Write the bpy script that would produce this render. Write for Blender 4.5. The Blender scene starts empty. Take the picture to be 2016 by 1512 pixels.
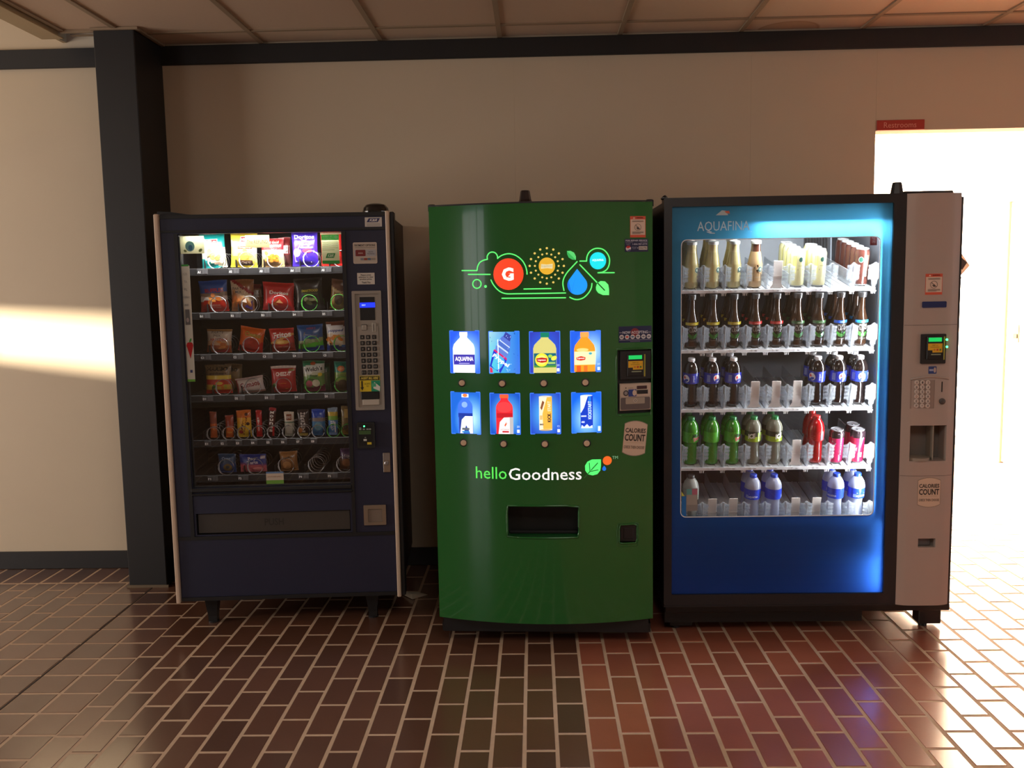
import bpy, math, random
from mathutils import Matrix, Vector
random.seed(7)
PI = math.pi
SC = bpy.context.scene
COL = SC.collection

# ------------------------------------------------------------ camera
F_PX, PITCH, ROLL, YAW, CAM_H = 1795.69, 0.110012, -0.0178312, -0.0252732, 1.52074
_cy, _sy, _cp, _sp = math.cos(YAW), math.sin(YAW), math.cos(PITCH), math.sin(PITCH)
FWD = Vector((_sy*_cp, _cy*_cp, -_sp))
_r = Vector((_cy, -_sy, 0)); _u = _r.cross(FWD)
RIGHT = math.cos(ROLL)*_r + math.sin(ROLL)*_u
UP = -math.sin(ROLL)*_r + math.cos(ROLL)*_u
EYE = Vector((0, 0, CAM_H))
cd = bpy.data.cameras.new('camera'); cam = bpy.data.objects.new('camera', cd); COL.objects.link(cam)
cd.sensor_width = 36; cd.lens = 36*F_PX/2016; cd.clip_start = .05; cd.clip_end = 200
cam.matrix_world = Matrix(((RIGHT.x, UP.x, -FWD.x, EYE.x), (RIGHT.y, UP.y, -FWD.y, EYE.y), (RIGHT.z, UP.z, -FWD.z, EYE.z), (0, 0, 0, 1)))
SC.camera = cam
SC.view_settings.view_transform = 'Standard'; SC.view_settings.look = 'None'
SC.view_settings.gamma = 1; SC.view_settings.use_curve_mapping = False
SC.view_settings.exposure = 0.0
SC.cycles.use_denoising = True
SC.cycles.max_bounces = 7; SC.cycles.transparent_max_bounces = 20; SC.cycles.use_adaptive_sampling = True; SC.cycles.adaptive_threshold = .015; SC.cycles.caustics_reflective = False; SC.cycles.caustics_refractive = False
SC.cycles.sample_clamp_indirect = 4.0

# ------------------------------------------------------------ light
W = bpy.data.worlds.new('sky'); SC.world = W; W.use_nodes = True
W.node_tree.nodes['Background'].inputs[0].default_value = (.55, .7, 1, 1)
W.node_tree.nodes['Background'].inputs[1].default_value = .8

def turn(o, d):
    """shine along d with the lamp's second side kept upright (or along y when it shines down)."""
    z = -Vector(d).normalized(); y = Vector((0, 0, 1)) if abs(z.z) < .9 else Vector((0, 1, 0)); x = y.cross(z).normalized(); y = z.cross(x)
    o.rotation_euler = Matrix((x, y, z)).transposed().to_euler()
def area(name, loc, aim, sx, sy, power, col=(1, 1, 1), spread=None):
    d = bpy.data.lights.new(name, 'AREA'); d.shape = 'RECTANGLE'; d.size = sx; d.size_y = sy
    d.energy = power; d.color = col
    if spread: d.spread = spread
    o = bpy.data.objects.new(name, d); COL.objects.link(o); o.location = loc
    turn(o, Vector(aim)-Vector(loc))
    return o
# daylight standing in the lobby windows (left side and behind the camera) and in the corridor window
area('daylight_left_window', (-5.93, 2.5, 1.45), (-1.5, 2.9, 1.45), 2.6, 1.9, 130, (1, .88, .77))
area('daylight_rear_window', (-4.9, -3.93, 1.5), (-3.5, 4.0, 1.2), 1.6, 2.0, 18, (1, .9, .78))
area('daylight_corridor_window', (1.80, 8.6, 1.4), (3.8, 8.3, 1.0), 2.8, 2.3, 1700, (1, .97, .92))
area('right_fill_lamp', (5.42, 1.4, 1.5), (1.5, 2.6, 1.2), 2.2, 1.9, 20, (1, .88, .76))  # added fill lamp that brightens the right side of the lobby
area('overhead_fill_lamp', (.5, .9, 2.755), (.5, .9, 0), 1.2, 1.2, 34, (1, .91, .82))  # added overhead fill, puts more light on the floor
sp = bpy.data.lights.new('sun_glint', 'SPOT'); sp.energy = 13000; sp.color = (1, .86, .66); sp.spot_size = math.radians(16); sp.spot_blend = .3; sp.shadow_soft_size = .035
so = bpy.data.objects.new('sun_glint', sp); COL.objects.link(so); so.location = (-7.5, -1.4, 1.75)
turn(so, Vector((-2.36, 4.84, 1.292))-Vector(so.location)); so.scale = (1, 1, 1)

# ------------------------------------------------------------ pixel -> place
def ray(px, py):
    return FWD + ((px-1008)*RIGHT - (py-756)*UP)/F_PX
def on_y(px, py, Y):
    d = ray(px, py); return EYE + d*(Y/d.y)
def on_z(px, py, z=0.0):
    d = ray(px, py); return EYE + d*((z-CAM_H)/d.z)
def on_x(px, py, X):
    d = ray(px, py); return EYE + d*(X/d.x)

class Frame:
    """A machine's own axes: x along its front, y into its depth, z up."""
    def __init__(s, x, y, th):
        s.o = Vector((x, y, 0)); s.th = th; s.ax = Vector((math.cos(th), math.sin(th), 0)); s.ay = Vector((-math.sin(th), math.cos(th), 0))
    def at(s, px, py, depth=0.0):
        d = ray(px, py); e = EYE-s.o
        t = (depth-e.dot(s.ay))/d.dot(s.ay); p = e+d*t
        return p.dot(s.ax), p.z
    def world(s, x, y, z):
        return s.o + s.ax*x + s.ay*y + Vector((0, 0, z))

# ------------------------------------------------------------ materials
def lin(c):
    return tuple(((v/255)/12.92 if v/255 <= .04045 else (((v/255)+.055)/1.055)**2.4) for v in c[:3])+(1,)
MATS = {}
def facing_fresnel(nt):
    """mirror share of a thin sheet, alike from both sides: .04 head-on, rising at grazing angles."""
    lw = nt.nodes.new('ShaderNodeLayerWeight'); lw.inputs['Blend'].default_value = .5
    p = nt.nodes.new('ShaderNodeMath'); p.operation = 'POWER'; p.inputs[1].default_value = 5
    a = nt.nodes.new('ShaderNodeMath'); a.operation = 'MULTIPLY_ADD'; a.inputs[1].default_value = .9; a.inputs[2].default_value = .04
    nt.links.new(lw.outputs['Facing'], p.inputs[0]); nt.links.new(p.outputs[0], a.inputs[0]); return a.outputs[0]
def mat(name, col=(128, 128, 128), rough=.5, metal=0, coat=0, coat_rough=.05, spec=.5, noise=0, nscale=40, bump=0, bscale=200, emit=0, attr=False, trans=0, sheen=0, rand=0):
    """One principled material; attr reads the printed colours, trans lets light straight through a thin wall."""
    if name in MATS: return MATS[name]
    m = bpy.data.materials.new(name); m.use_nodes = True; nt = m.node_tree; b = nt.nodes['Principled BSDF']
    b.inputs['Roughness'].default_value = rough; b.inputs['Metallic'].default_value = metal
    b.inputs['Coat Weight'].default_value = coat; b.inputs['Coat IOR'].default_value = 1.75 if coat == 1 else 1.5; b.inputs['Coat Roughness'].default_value = coat_rough
    b.inputs['Specular IOR Level'].default_value = spec
    b.inputs['Base Color'].default_value = lin(col)
    src = None
    if attr:
        a = nt.nodes.new('ShaderNodeAttribute'); a.attribute_name = 'Col'; src = a.outputs['Color']
    if noise or rand:
        tc = nt.nodes.new('ShaderNodeTexCoord'); n = nt.nodes.new('ShaderNodeTexNoise'); n.inputs['Scale'].default_value = nscale; n.inputs['Detail'].default_value = 4
        nt.links.new(tc.outputs['Object'], n.inputs['Vector'])
        hv = nt.nodes.new('ShaderNodeHueSaturation')
        mr = nt.nodes.new('ShaderNodeMapRange'); mr.inputs['To Min'].default_value = 1-noise; mr.inputs['To Max'].default_value = 1+noise
        nt.links.new(n.outputs['Fac'], mr.inputs['Value'])
        v = mr.outputs['Result']
        if rand:
            oi = nt.nodes.new('ShaderNodeObjectInfo'); r2 = nt.nodes.new('ShaderNodeMapRange'); r2.inputs['To Min'].default_value = 1-rand; r2.inputs['To Max'].default_value = 1+rand
            nt.links.new(oi.outputs['Random'], r2.inputs['Value'])
            mu = nt.nodes.new('ShaderNodeMath'); mu.operation = 'MULTIPLY'; nt.links.new(v, mu.inputs[0]); nt.links.new(r2.outputs['Result'], mu.inputs[1]); v = mu.outputs[0]
        nt.links.new(v, hv.inputs['Value'])
        if src: nt.links.new(src, hv.inputs['Color'])
        else: hv.inputs['Color'].default_value = lin(col)
        src = hv.outputs['Color']
    if src: nt.links.new(src, b.inputs['Base Color'])
    if bump:
        tc = nt.nodes.new('ShaderNodeTexCoord'); n = nt.nodes.new('ShaderNodeTexNoise'); n.inputs['Scale'].default_value = bscale; n.inputs['Detail'].default_value = 3
        nt.links.new(tc.outputs['Object'], n.inputs['Vector'])
        bp = nt.nodes.new('ShaderNodeBump'); bp.inputs['Strength'].default_value = bump; bp.inputs['Distance'].default_value = .002
        nt.links.new(n.outputs['Fac'], bp.inputs['Height']); nt.links.new(bp.outputs['Normal'], b.inputs['Normal'])
    if emit:
        if src: nt.links.new(src, b.inputs['Emission Color'])
        else: b.inputs['Emission Color'].default_value = lin(col)
        b.inputs['Emission Strength'].default_value = emit
    if trans:
        t = nt.nodes.new('ShaderNodeBsdfTransparent'); mx = nt.nodes.new('ShaderNodeMixShader'); out = nt.nodes['Material Output']
        t.inputs['Color'].default_value = tuple(min(1, .25+.75*c) if i < 3 else 1 for i, c in enumerate(lin(col))) if trans < 1 else (1, 1, 1, 1)
        fr = facing_fresnel(nt)
        ma = nt.nodes.new('ShaderNodeMath'); ma.operation = 'MULTIPLY_ADD'; ma.use_clamp = True
        ma.inputs[1].default_value = 1.0; ma.inputs[2].default_value = 1-min(trans, 1)
        nt.links.new(fr, ma.inputs[0]); nt.links.new(ma.outputs[0], mx.inputs['Fac'])
        nt.links.new(t.outputs[0], mx.inputs[1]); nt.links.new(b.outputs[0], mx.inputs[2]); nt.links.new(mx.outputs[0], out.inputs['Surface'])
    MATS[name] = m
    return m
def glass_mat(name, refl=1.0, tint=(1, 1, 1, 1)):
    """Thin clear pane: passes the view, mirrors by Fresnel."""
    if name in MATS: return MATS[name]
    m = bpy.data.materials.new(name); m.use_nodes = True; nt = m.node_tree; nt.nodes.clear()
    out = nt.nodes.new('ShaderNodeOutputMaterial'); t = nt.nodes.new('ShaderNodeBsdfTransparent'); t.inputs['Color'].default_value = tint
    g = nt.nodes.new('ShaderNodeBsdfGlossy'); g.inputs['Roughness'].default_value = .01; fr = facing_fresnel(nt)
    mu = nt.nodes.new('ShaderNodeMath'); mu.operation = 'MULTIPLY'; mu.inputs[1].default_value = refl
    mx = nt.nodes.new('ShaderNodeMixShader'); nt.links.new(fr, mu.inputs[0]); nt.links.new(mu.outputs[0], mx.inputs['Fac'])
    nt.links.new(t.outputs[0], mx.inputs[1]); nt.links.new(g.outputs[0], mx.inputs[2]); nt.links.new(mx.outputs[0], out.inputs['Surface'])
    MATS[name] = m; return m
def film_mat(name, translucency=.7, rough=.3):
    """Printed translucent film that is lit from behind by real lamps."""
    if name in MATS: return MATS[name]
    m = bpy.data.materials.new(name); m.use_nodes = True; nt = m.node_tree; b = nt.nodes['Principled BSDF']; out = nt.nodes['Material Output']
    a = nt.nodes.new('ShaderNodeAttribute'); a.attribute_name = 'Col'; b.inputs['Roughness'].default_value = rough
    nt.links.new(a.outputs['Color'], b.inputs['Base Color'])
    t = nt.nodes.new('ShaderNodeBsdfTranslucent'); nt.links.new(a.outputs['Color'], t.inputs['Color'])
    mx = nt.nodes.new('ShaderNodeMixShader'); mx.inputs['Fac'].default_value = translucency
    nt.links.new(b.outputs[0], mx.inputs[1]); nt.links.new(t.outputs[0], mx.inputs[2]); nt.links.new(mx.outputs[0], out.inputs['Surface'])
    MATS[name] = m; return m

# ------------------------------------------------------------ mesh building
class MB:
    def __init__(s): s.v = []; s.f = []; s.mi = []; s.c = []
    def face(s, idx, mi=0, c=(1, 1, 1, 1)): s.f.append(tuple(idx)); s.mi.append(mi); s.c.append(c)
    def quad(s, a, b, c_, d, mi=0, c=(1, 1, 1, 1)):
        n = len(s.v); s.v += [tuple(a), tuple(b), tuple(c_), tuple(d)]; s.face((n, n+1, n+2, n+3), mi, c)
    def box(s, x0, y0, z0, x1, y1, z1, mi=0, c=(1, 1, 1, 1), ch=0.0):
        if x1 < x0: x0, x1 = x1, x0
        if y1 < y0: y0, y1 = y1, y0
        if z1 < z0: z0, z1 = z1, z0
        n = len(s.v)
        if ch <= 0:
            s.v += [(x0, y0, z0), (x1, y0, z0), (x1, y1, z0), (x0, y1, z0), (x0, y0, z1), (x1, y0, z1), (x1, y1, z1), (x0, y1, z1)]
            for q in ((0, 3, 2, 1), (4, 5, 6, 7), (0, 1, 5, 4), (1, 2, 6, 5), (2, 3, 7, 6), (3, 0, 4, 7)): s.face([n+i for i in q], mi, c)
            return
        ch = min(ch, (x1-x0)*.49, (y1-y0)*.49, (z1-z0)*.49)
        idx = {}
        for i, X in ((0, x0), (1, x1)):
            for j, Y in ((0, y0), (1, y1)):
                for k, Z in ((0, z0), (1, z1)):
                    sx, sy, sz = (1, -1)[i]*ch, (1, -1)[j]*ch, (1, -1)[k]*ch
                    for ax, p in (('x', (X, Y+sy, Z+sz)), ('y', (X+sx, Y, Z+sz)), ('z', (X+sx, Y+sy, Z))):
                        idx[(i, j, k, ax)] = len(s.v); s.v.append(p)
        g = idx.get
        for i in (0, 1):
            s.face([g((i, *q, 'x')) for q in (((0, 0), (0, 1), (1, 1), (1, 0)) if i == 0 else ((0, 0), (1, 0), (1, 1), (0, 1)))], mi, c)
            s.face([g((q[0], i, q[1], 'y')) for q in (((0, 0), (1, 0), (1, 1), (0, 1)) if i == 0 else ((0, 0), (0, 1), (1, 1), (1, 0)))], mi, c)
            s.face([g((*q, i, 'z')) for q in (((0, 0), (0, 1), (1, 1), (1, 0)) if i == 0 else ((0, 0), (1, 0), (1, 1), (0, 1)))], mi, c)
        for a in (0, 1):
            for b in (0, 1):
                s.face([g((a, b, 0, 'x')), g((a, b, 1, 'x')), g((a, b, 1, 'y')), g((a, b, 0, 'y'))][::(1 if a == b else -1)], mi, c)
                s.face([g((a, 0, b, 'x')), g((a, 0, b, 'z')), g((a, 1, b, 'z')), g((a, 1, b, 'x'))][::(1 if a == b else -1)], mi, c)
                s.face([g((0, a, b, 'y')), g((1, a, b, 'y')), g((1, a, b, 'z')), g((0, a, b, 'z'))][::(1 if a == b else -1)], mi, c)
                for k in (0, 1):
                    s.face([g((a, b, k, 'x')), g((a, b, k, 'y')), g((a, b, k, 'z'))][::(1 if (a+b+k) % 2 else -1)], mi, c)
    def tube(s, pts, r, n=6, mi=0, c=(1, 1, 1, 1), close=False):
        pts = [Vector(p) for p in pts]; m = len(pts); base = len(s.v); up = Vector((0, 0, 1))
        for i, p in enumerate(pts):
            t = (pts[(i+1) % m if close else min(i+1, m-1)]-pts[(i-1) % m if close else max(i-1, 0)])
            if t.length < 1e-9: t = Vector((0, 0, 1))
            t.normalize(); a = t.cross(up)
            if a.length < .05: a = t.cross(Vector((0, 1, 0)))
            a.normalize(); b = t.cross(a); rr = r[i] if isinstance(r, (list, tuple)) else r
            for k in range(n):
                an = 2*PI*k/n; s.v.append(tuple(p+a*math.cos(an)*rr+b*math.sin(an)*rr))
        for i in range(m if close else m-1):
            j = (i+1) % m
            for k in range(n): s.face((base+i*n+k, base+i*n+(k+1) % n, base+j*n+(k+1) % n, base+j*n+k), mi, c)
        if not close:
            s.face([base+k for k in range(n)][::-1], mi, c); s.face([base+(m-1)*n+k for k in range(n)], mi, c)
    def lathe(s, prof, n=24, cx=0, cy=0, cz=0, mi=0, cols=None, axis='z', arc=None, cap=True):
        """prof: (radius, height[, colour]); revolved about z (or -y for knobs)."""
        base = len(s.v)
        for p in prof:
            for k in range(n):
                an = 2*PI*k/n; x, y, z = p[0]*math.cos(an), p[0]*math.sin(an), p[1]
                s.v.append((cx+x, cy+y, cz+z) if axis == 'z' else (cx+x, cy-z, cz+y))
        for i in range(len(prof)-1):
            cc = prof[i][2] if len(prof[i]) > 2 else (1, 1, 1, 1)
            for k in range(n): s.face((base+i*n+k, base+i*n+(k+1) % n, base+(i+1)*n+(k+1) % n, base+(i+1)*n+k), mi, cc)
        if cap:
            c0 = prof[0][2] if len(prof[0]) > 2 else (1, 1, 1, 1)
            s.face([base+k for k in range(n)][::-1], mi, c0); s.face([base+(len(prof)-1)*n+k for k in range(n)], mi, prof[-2][2] if len(prof[-2]) > 2 else (1, 1, 1, 1))
    def prism(s, pts, y0, y1, mi=0, c=(1, 1, 1, 1)):
        """outline in x,z (counter-clockwise seen from the front, -y) pushed from y0 (front) to y1."""
        n = len(pts); b = len(s.v)
        s.v += [(x, y0, z) for x, z in pts]+[(x, y1, z) for x, z in pts]
        s.face([b+i for i in range(n)], mi, c); s.face([b+n+i for i in range(n)][::-1], mi, c)
        for i in range(n):
            j = (i+1) % n; s.face((b+j, b+i, b+n+i, b+n+j), mi, c)
    def ring(s, outer, inner, y0, y1, mi=0, c=(1, 1, 1, 1)):
        """frame between two outlines with the same number of points."""
        n = len(outer); b = len(s.v)
        for y in (y0, y1): s.v += [(x, y, z) for x, z in outer]+[(x, y, z) for x, z in inner]
        for i in range(n):
            j = (i+1) % n
            s.face((b+i, b+j, b+n+j, b+n+i), mi, c); s.face((b+2*n+j, b+2*n+i, b+3*n+i, b+3*n+j), mi, c)
            s.face((b+j, b+i, b+2*n+i, b+2*n+j), mi, c); s.face((b+n+i, b+n+j, b+3*n+j, b+3*n+i), mi, c)
    def build(s, name, mats, parent=None, smooth=False, label=None, loc=None):
        me = bpy.data.meshes.new(name); me.from_pydata(s.v, [], s.f)
        mats = mats if isinstance(mats, (list, tuple)) else [mats]
        for m in mats: me.materials.append(m)
        if any(s.mi): me.polygons.foreach_set('material_index', s.mi)
        if any(c != (1, 1, 1, 1) for c in s.c):
            at = me.color_attributes.new('Col', 'FLOAT_COLOR', 'CORNER'); buf = []
            for f, c in zip(s.f, s.c): buf += list(c)*len(f)
            at.data.foreach_set('color', buf)
        if smooth:
            me.polygons.foreach_set('use_smooth', [True]*len(me.polygons))
            if smooth is not True: me.set_sharp_from_angle(angle=math.radians(smooth))
        me.update(); o = bpy.data.objects.new(name, me); COL.objects.link(o)
        if parent: o.parent = parent
        if label: o['label'] = label
        if loc: o.location = loc
        return o
def rrect(x0, z0, x1, z1, r=.01, n=5):
    if x1 < x0: x0, x1 = x1, x0
    if z1 < z0: z0, z1 = z1, z0
    r = min(r, (x1-x0)/2.01, (z1-z0)/2.01); out = []
    for cx, cz, a0 in ((x1-r, z0+r, -90), (x1-r, z1-r, 0), (x0+r, z1-r, 90), (x0+r, z0+r, 180)):
        for i in range(n+1):
            a = math.radians(a0+90*i/n); out.append((cx+r*math.cos(a), cz+r*math.sin(a)))
    return out
def tag(o, label, cat, group=None, kind=None):
    o['label'] = label
    if cat: o['category'] = cat
    if group: o['group'] = group
    if kind: o['kind'] = kind
    return o
def empty(name, loc, th=0):
    o = bpy.data.objects.new(name, None); COL.objects.link(o); o.location = loc; o.rotation_euler = (0, 0, th); o.empty_display_size = .1
    return o

# ------------------------------------------------------------ print: words and shapes laid on a surface
_GL = {}
def glyphs(s, bold=0.0, shear=0.0):
    k = (s, bold, shear)
    if k in _GL: return _GL[k]
    cu = bpy.data.curves.new('t', 'FONT'); cu.body = s; cu.size = 1; cu.offset = bold; cu.shear = shear; cu.resolution_u = 2; cu.fill_mode = 'FRONT'
    cu.space_line = .9; cu.align_x = 'CENTER'
    ob = bpy.data.objects.new('t', cu); me = bpy.data.meshes.new_from_object(ob)
    vs = [(v.co.x, v.co.y) for v in me.vertices]; fs = [tuple(p.vertices) for p in me.polygons]
    bpy.data.objects.remove(ob); bpy.data.curves.remove(cu); bpy.data.meshes.remove(me)
    if vs:
        x0, x1 = min(v[0] for v in vs), max(v[0] for v in vs); y0, y1 = min(v[1] for v in vs), max(v[1] for v in vs)
        vs = [((x-(x0+x1)/2)/max(x1-x0, 1e-6), (y-(y0+y1)/2)/max(y1-y0, 1e-6)) for x, y in vs]
    _GL[k] = (vs, fs); return _GL[k]
class Print:
    """Flat ink on a surface: surf(u, v, off) gives the point, layers stack by a hair."""
    def __init__(s, mb, surf, mi=0, step=.00025, off=.0004): s.mb = mb; s.surf = surf; s.mi = mi; s.off = off; s.step = step
    def _layer(s): o = s.off; s.off += s.step; return o
    def _c(s, c): return lin(c)
    def rect(s, u0, v0, u1, v1, c, nu=1, nv=1, fn=None):
        o = s._layer(); b = len(s.mb.v)
        for j in range(nv+1):
            for i in range(nu+1): s.mb.v.append(tuple(s.surf(u0+(u1-u0)*i/nu, v0+(v1-v0)*j/nv, o)))
        for j in range(nv):
            for i in range(nu):
                k = b+j*(nu+1)+i
                cc = fn((i+.5)/nu, (j+.5)/nv) if fn else c
                s.mb.face((k, k+1, k+nu+2, k+nu+1), s.mi, s._c(cc))
    def disc(s, cu, cv, ru, rv, c, n=24, rings=2, inner=0, c2=None, rot=0):
        o = s._layer(); b = len(s.mb.v); cr, sr = math.cos(rot), math.sin(rot)
        for j in range(rings+1):
            t = inner+(1-inner)*j/rings
            for i in range(n):
                a = 2*PI*i/n; x, y = ru*t*math.cos(a), rv*t*math.sin(a); s.mb.v.append(tuple(s.surf(cu+x*cr-y*sr, cv+x*sr+y*cr, o)))
        for j in range(rings):
            cc = c if c2 is None else tuple(c[k]+(c2[k]-c[k])*j/max(1, rings-1) for k in range(3))
            for i in range(n): s.mb.face((b+j*n+i, b+j*n+(i+1) % n, b+(j+1)*n+(i+1) % n, b+(j+1)*n+i)[::-1], s.mi, s._c(cc))
    def poly(s, pts, c):
        o = s._layer(); b = len(s.mb.v)
        for u, v in pts: s.mb.v.append(tuple(s.surf(u, v, o)))
        s.mb.face([b+i for i in range(len(pts))], s.mi, s._c(c))
    def line(s, pts, w, c, close=False, caps=True):
        o = s._layer(); b = len(s.mb.v); m = len(pts)
        for i, (u, v) in enumerate(pts):
            a = pts[(i-1) % m if close else max(i-1, 0)]; d = pts[(i+1) % m if close else min(i+1, m-1)]
            tx, ty = d[0]-a[0], d[1]-a[1]; L = math.hypot(tx, ty) or 1; nx, ny = -ty/L*w/2, tx/L*w/2
            s.mb.v.append(tuple(s.surf(u+nx, v+ny, o))); s.mb.v.append(tuple(s.surf(u-nx, v-ny, o)))
        for i in range(m if close else m-1):
            j = (i+1) % m; s.mb.face((b+2*i, b+2*i+1, b+2*j+1, b+2*j), s.mi, s._c(c))
        if caps and not close:
            for e in (pts[0], pts[-1]): s.off -= s.step; s.disc(e[0], e[1], w/2, w/2, c, 10, 1)
    def text(s, t, cu, cv, w, h, c, rot=0, bold=0.0, shear=0.0):
        o = s._layer(); vs, fs = glyphs(t, bold, shear); b = len(s.mb.v); cr, sr = math.cos(rot), math.sin(rot)
        for x, y in vs:
            X, Y = x*w, y*h; s.mb.v.append(tuple(s.surf(cu+X*cr-Y*sr, cv+X*sr+Y*cr, o)))
        for f in fs: s.mb.face([b+i for i in f], s.mi, s._c(c))
def flat(y=0.0):
    return lambda u, v, o: (u, y-o, v)
INK = mat('printed_ink', attr=True, rough=.45)
def sticker(name, parent, surf, draw, label=None, rough_mat=None):
    mb = MB(); p = Print(mb, surf); draw(p); return mb.build(name, [rough_mat or INK], parent, label=label)
def patch_with_holes(mb, xs, zs, holes, surf, depth, mi=0, wall_mi=None, back=None):
    """Sheet over the grid xs x zs with rectangular openings; each opening gets walls 'depth' deep."""
    vid = {}
    def V(x, z):
        k = (round(x, 5), round(z, 5))
        if k not in vid: vid[k] = len(mb.v); mb.v.append(tuple(surf(x, z, 0)))
        return vid[k]
    for i in range(len(xs)-1):
        for j in range(len(zs)-1):
            cx, cz = (xs[i]+xs[i+1])/2, (zs[j]+zs[j+1])/2
            if any(h[0] < cx < h[2] and h[1] < cz < h[3] for h in holes): continue
            mb.face((V(xs[i], zs[j]), V(xs[i+1], zs[j]), V(xs[i+1], zs[j+1]), V(xs[i], zs[j+1])), mi)
    for h in holes:
        D = h[4] if len(h) > 4 else depth
        P = [surf(h[0], h[1], 0), surf(h[2], h[1], 0), surf(h[2], h[3], 0), surf(h[0], h[3], 0)]
        Q = [(p[0], p[1]+D, p[2]) for p in P]
        for a in range(4):
            b = (a+1) % 4; mb.quad(P[a], P[b], Q[b], Q[a], wall_mi if wall_mi is not None else mi)
        if back is not None and (len(h) < 6 or h[5]): mb.quad(*Q, back)
def breaks(a, b, n, *extra):
    s = sorted({round(a+(b-a)*i/n, 5) for i in range(n+1)} | {round(e, 5) for e in extra if a < e < b})
    return s
def add_name_prefix(*a): pass
# ------------------------------------------------------------ the setting
WALL_Y, CEIL, OPEN_X0, OPEN_X1, OPEN_Z = 4.84, 2.768, 1.768, 3.40, 2.265
M_WALL = mat('wall_vinyl', (206, 190, 165), rough=.7, noise=.03, nscale=3, bump=.15, bscale=300)
M_BLACK = mat('black_painted_trim', (32, 31, 32), rough=.5, noise=.1, nscale=8)
M_CEIL = mat('ceiling_tile', (196, 172, 148), rough=.9, noise=.03, nscale=60, bump=.3, bscale=500)
def add_stain(m, cx, cy, r):
    """one old brown water mark with a rim, fixed to its place on the boards"""
    nt = m.node_tree; b = nt.nodes['Principled BSDF']; old = b.inputs['Base Color'].links[0].from_socket
    g = nt.nodes.new('ShaderNodeNewGeometry'); d = nt.nodes.new('ShaderNodeVectorMath'); d.operation = 'DISTANCE'; d.inputs[1].default_value = (cx, cy, 2.777)
    nt.links.new(g.outputs['Position'], d.inputs[0]); cr = nt.nodes.new('ShaderNodeValToRGB'); mr = nt.nodes.new('ShaderNodeMath'); mr.operation = 'DIVIDE'; mr.inputs[1].default_value = r*1.25
    nt.links.new(d.outputs['Value'], mr.inputs[0]); nt.links.new(mr.outputs[0], cr.inputs[0]); e = cr.color_ramp.elements
    e[0].position = 0; e[0].color = (.82, .74, .66, 1); e[1].position = .86; e[1].color = (1, 1, 1, 1); k = e.new(.74); k.color = (.80, .72, .63, 1); k = e.new(.80); k.color = (.66, .54, .44, 1)
    mx = nt.nodes.new('ShaderNodeMix'); mx.data_type = 'RGBA'; mx.blend_type = 'MULTIPLY'; mx.inputs['Factor'].default_value = 1
    nt.links.new(old, mx.inputs['A']); nt.links.new(cr.outputs['Color'], mx.inputs['B']); nt.links.new(mx.outputs['Result'], b.inputs['Base Color'])
add_stain(M_CEIL, 1.31, 4.84, .15)
M_GRID = mat('ceiling_grid', (150, 130, 106), rough=.6)
M_GROUT = mat('grout', (186, 158, 132), rough=.75, noise=.16, nscale=22)
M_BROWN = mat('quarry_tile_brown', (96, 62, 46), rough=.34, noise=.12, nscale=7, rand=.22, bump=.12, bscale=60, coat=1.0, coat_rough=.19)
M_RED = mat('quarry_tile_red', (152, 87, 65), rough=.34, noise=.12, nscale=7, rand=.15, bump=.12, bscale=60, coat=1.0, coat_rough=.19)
M_WHITE = mat('corridor_paint', (238, 226, 205), rough=.7)
M_DOOR = mat('cream_door', (182, 164, 138), rough=.5)

def structure(name, mb, mats, smooth=False):
    o = mb.build(name, mats, smooth=smooth); o['kind'] = 'structure'; return o

# floor: a grout bed with every tile laid on it
mb = MB(); mb.box(-6, -4, -.06, 5.5, 4.96, -.0016); mb.box(1.5, 4.96, -.06, 5.0, 11.2, -.0016)
floor = structure('floor', mb, M_GROUT)
TW, TL, X0, Y0, G = .108, .224, .1636, 2.947, .0058
tile_shapes = {}
def tile_mesh(w, l):
    k = (round(w, 3), round(l, 3))
    if k not in tile_shapes:
        t = MB(); c = .0025; a, b = w/2-G, l/2-G
        t.v = [(-a, -b, -.006), (a, -b, -.006), (a, b, -.006), (-a, b, -.006), (-a, -b, -.002), (a, -b, -.002), (a, b, -.002), (-a, b, -.002),
               (-a+c, -b+c, 0), (a-c, -b+c, 0), (a-c, b-c, 0), (-a+c, b-c, 0)]
        for i in range(4):
            j = (i+1) % 4; t.face((i, j, 4+j, 4+i)); t.face((4+i, 4+j, 8+j, 8+i))
        t.face((8, 9, 10, 11))
        me = bpy.data.meshes.new('tile'); me.from_pydata(t.v, [], t.f); me.materials.append(M_BROWN); tile_shapes[k] = (me, t)
    return tile_shapes[k]
tiles = []     # x, y, w, l, red
def covered(x, y): return False
BX = [-2.305, -2.1425, -1.98, -1.8225, -1.667]
kmin, kmax = -60, 48
for k in range(-17, kmax):
    x = X0+(k+.5)*TW; off = .5 if k % 2 == 0 else 0.0
    if x > 5.45: break
    y_top = 4.84 if (x < OPEN_X0 or x > OPEN_X1) else 11.1
    r = -40
    while True:
        y1 = Y0-(r+off)*TL; y0 = y1-TL; r += 1
        if y0 < -3.9: break
        if y0 >= y_top: continue
        y1c = min(y1, y_top)
        if y1c-y0 < .03: continue
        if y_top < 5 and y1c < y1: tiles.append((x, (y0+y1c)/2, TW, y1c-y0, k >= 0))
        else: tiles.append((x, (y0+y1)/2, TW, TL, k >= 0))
for i in range(4):                      # the band of square tiles each side of the expansion joint
    r = 0
    while True:
        y1 = 4.58-.1625*r; y0 = y1-.1625; r += 1
        if y0 < -3.9: break
        tiles.append(((BX[i]+BX[i+1])/2, (y0+y1)/2, BX[i+1]-BX[i], .1625, False))
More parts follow.
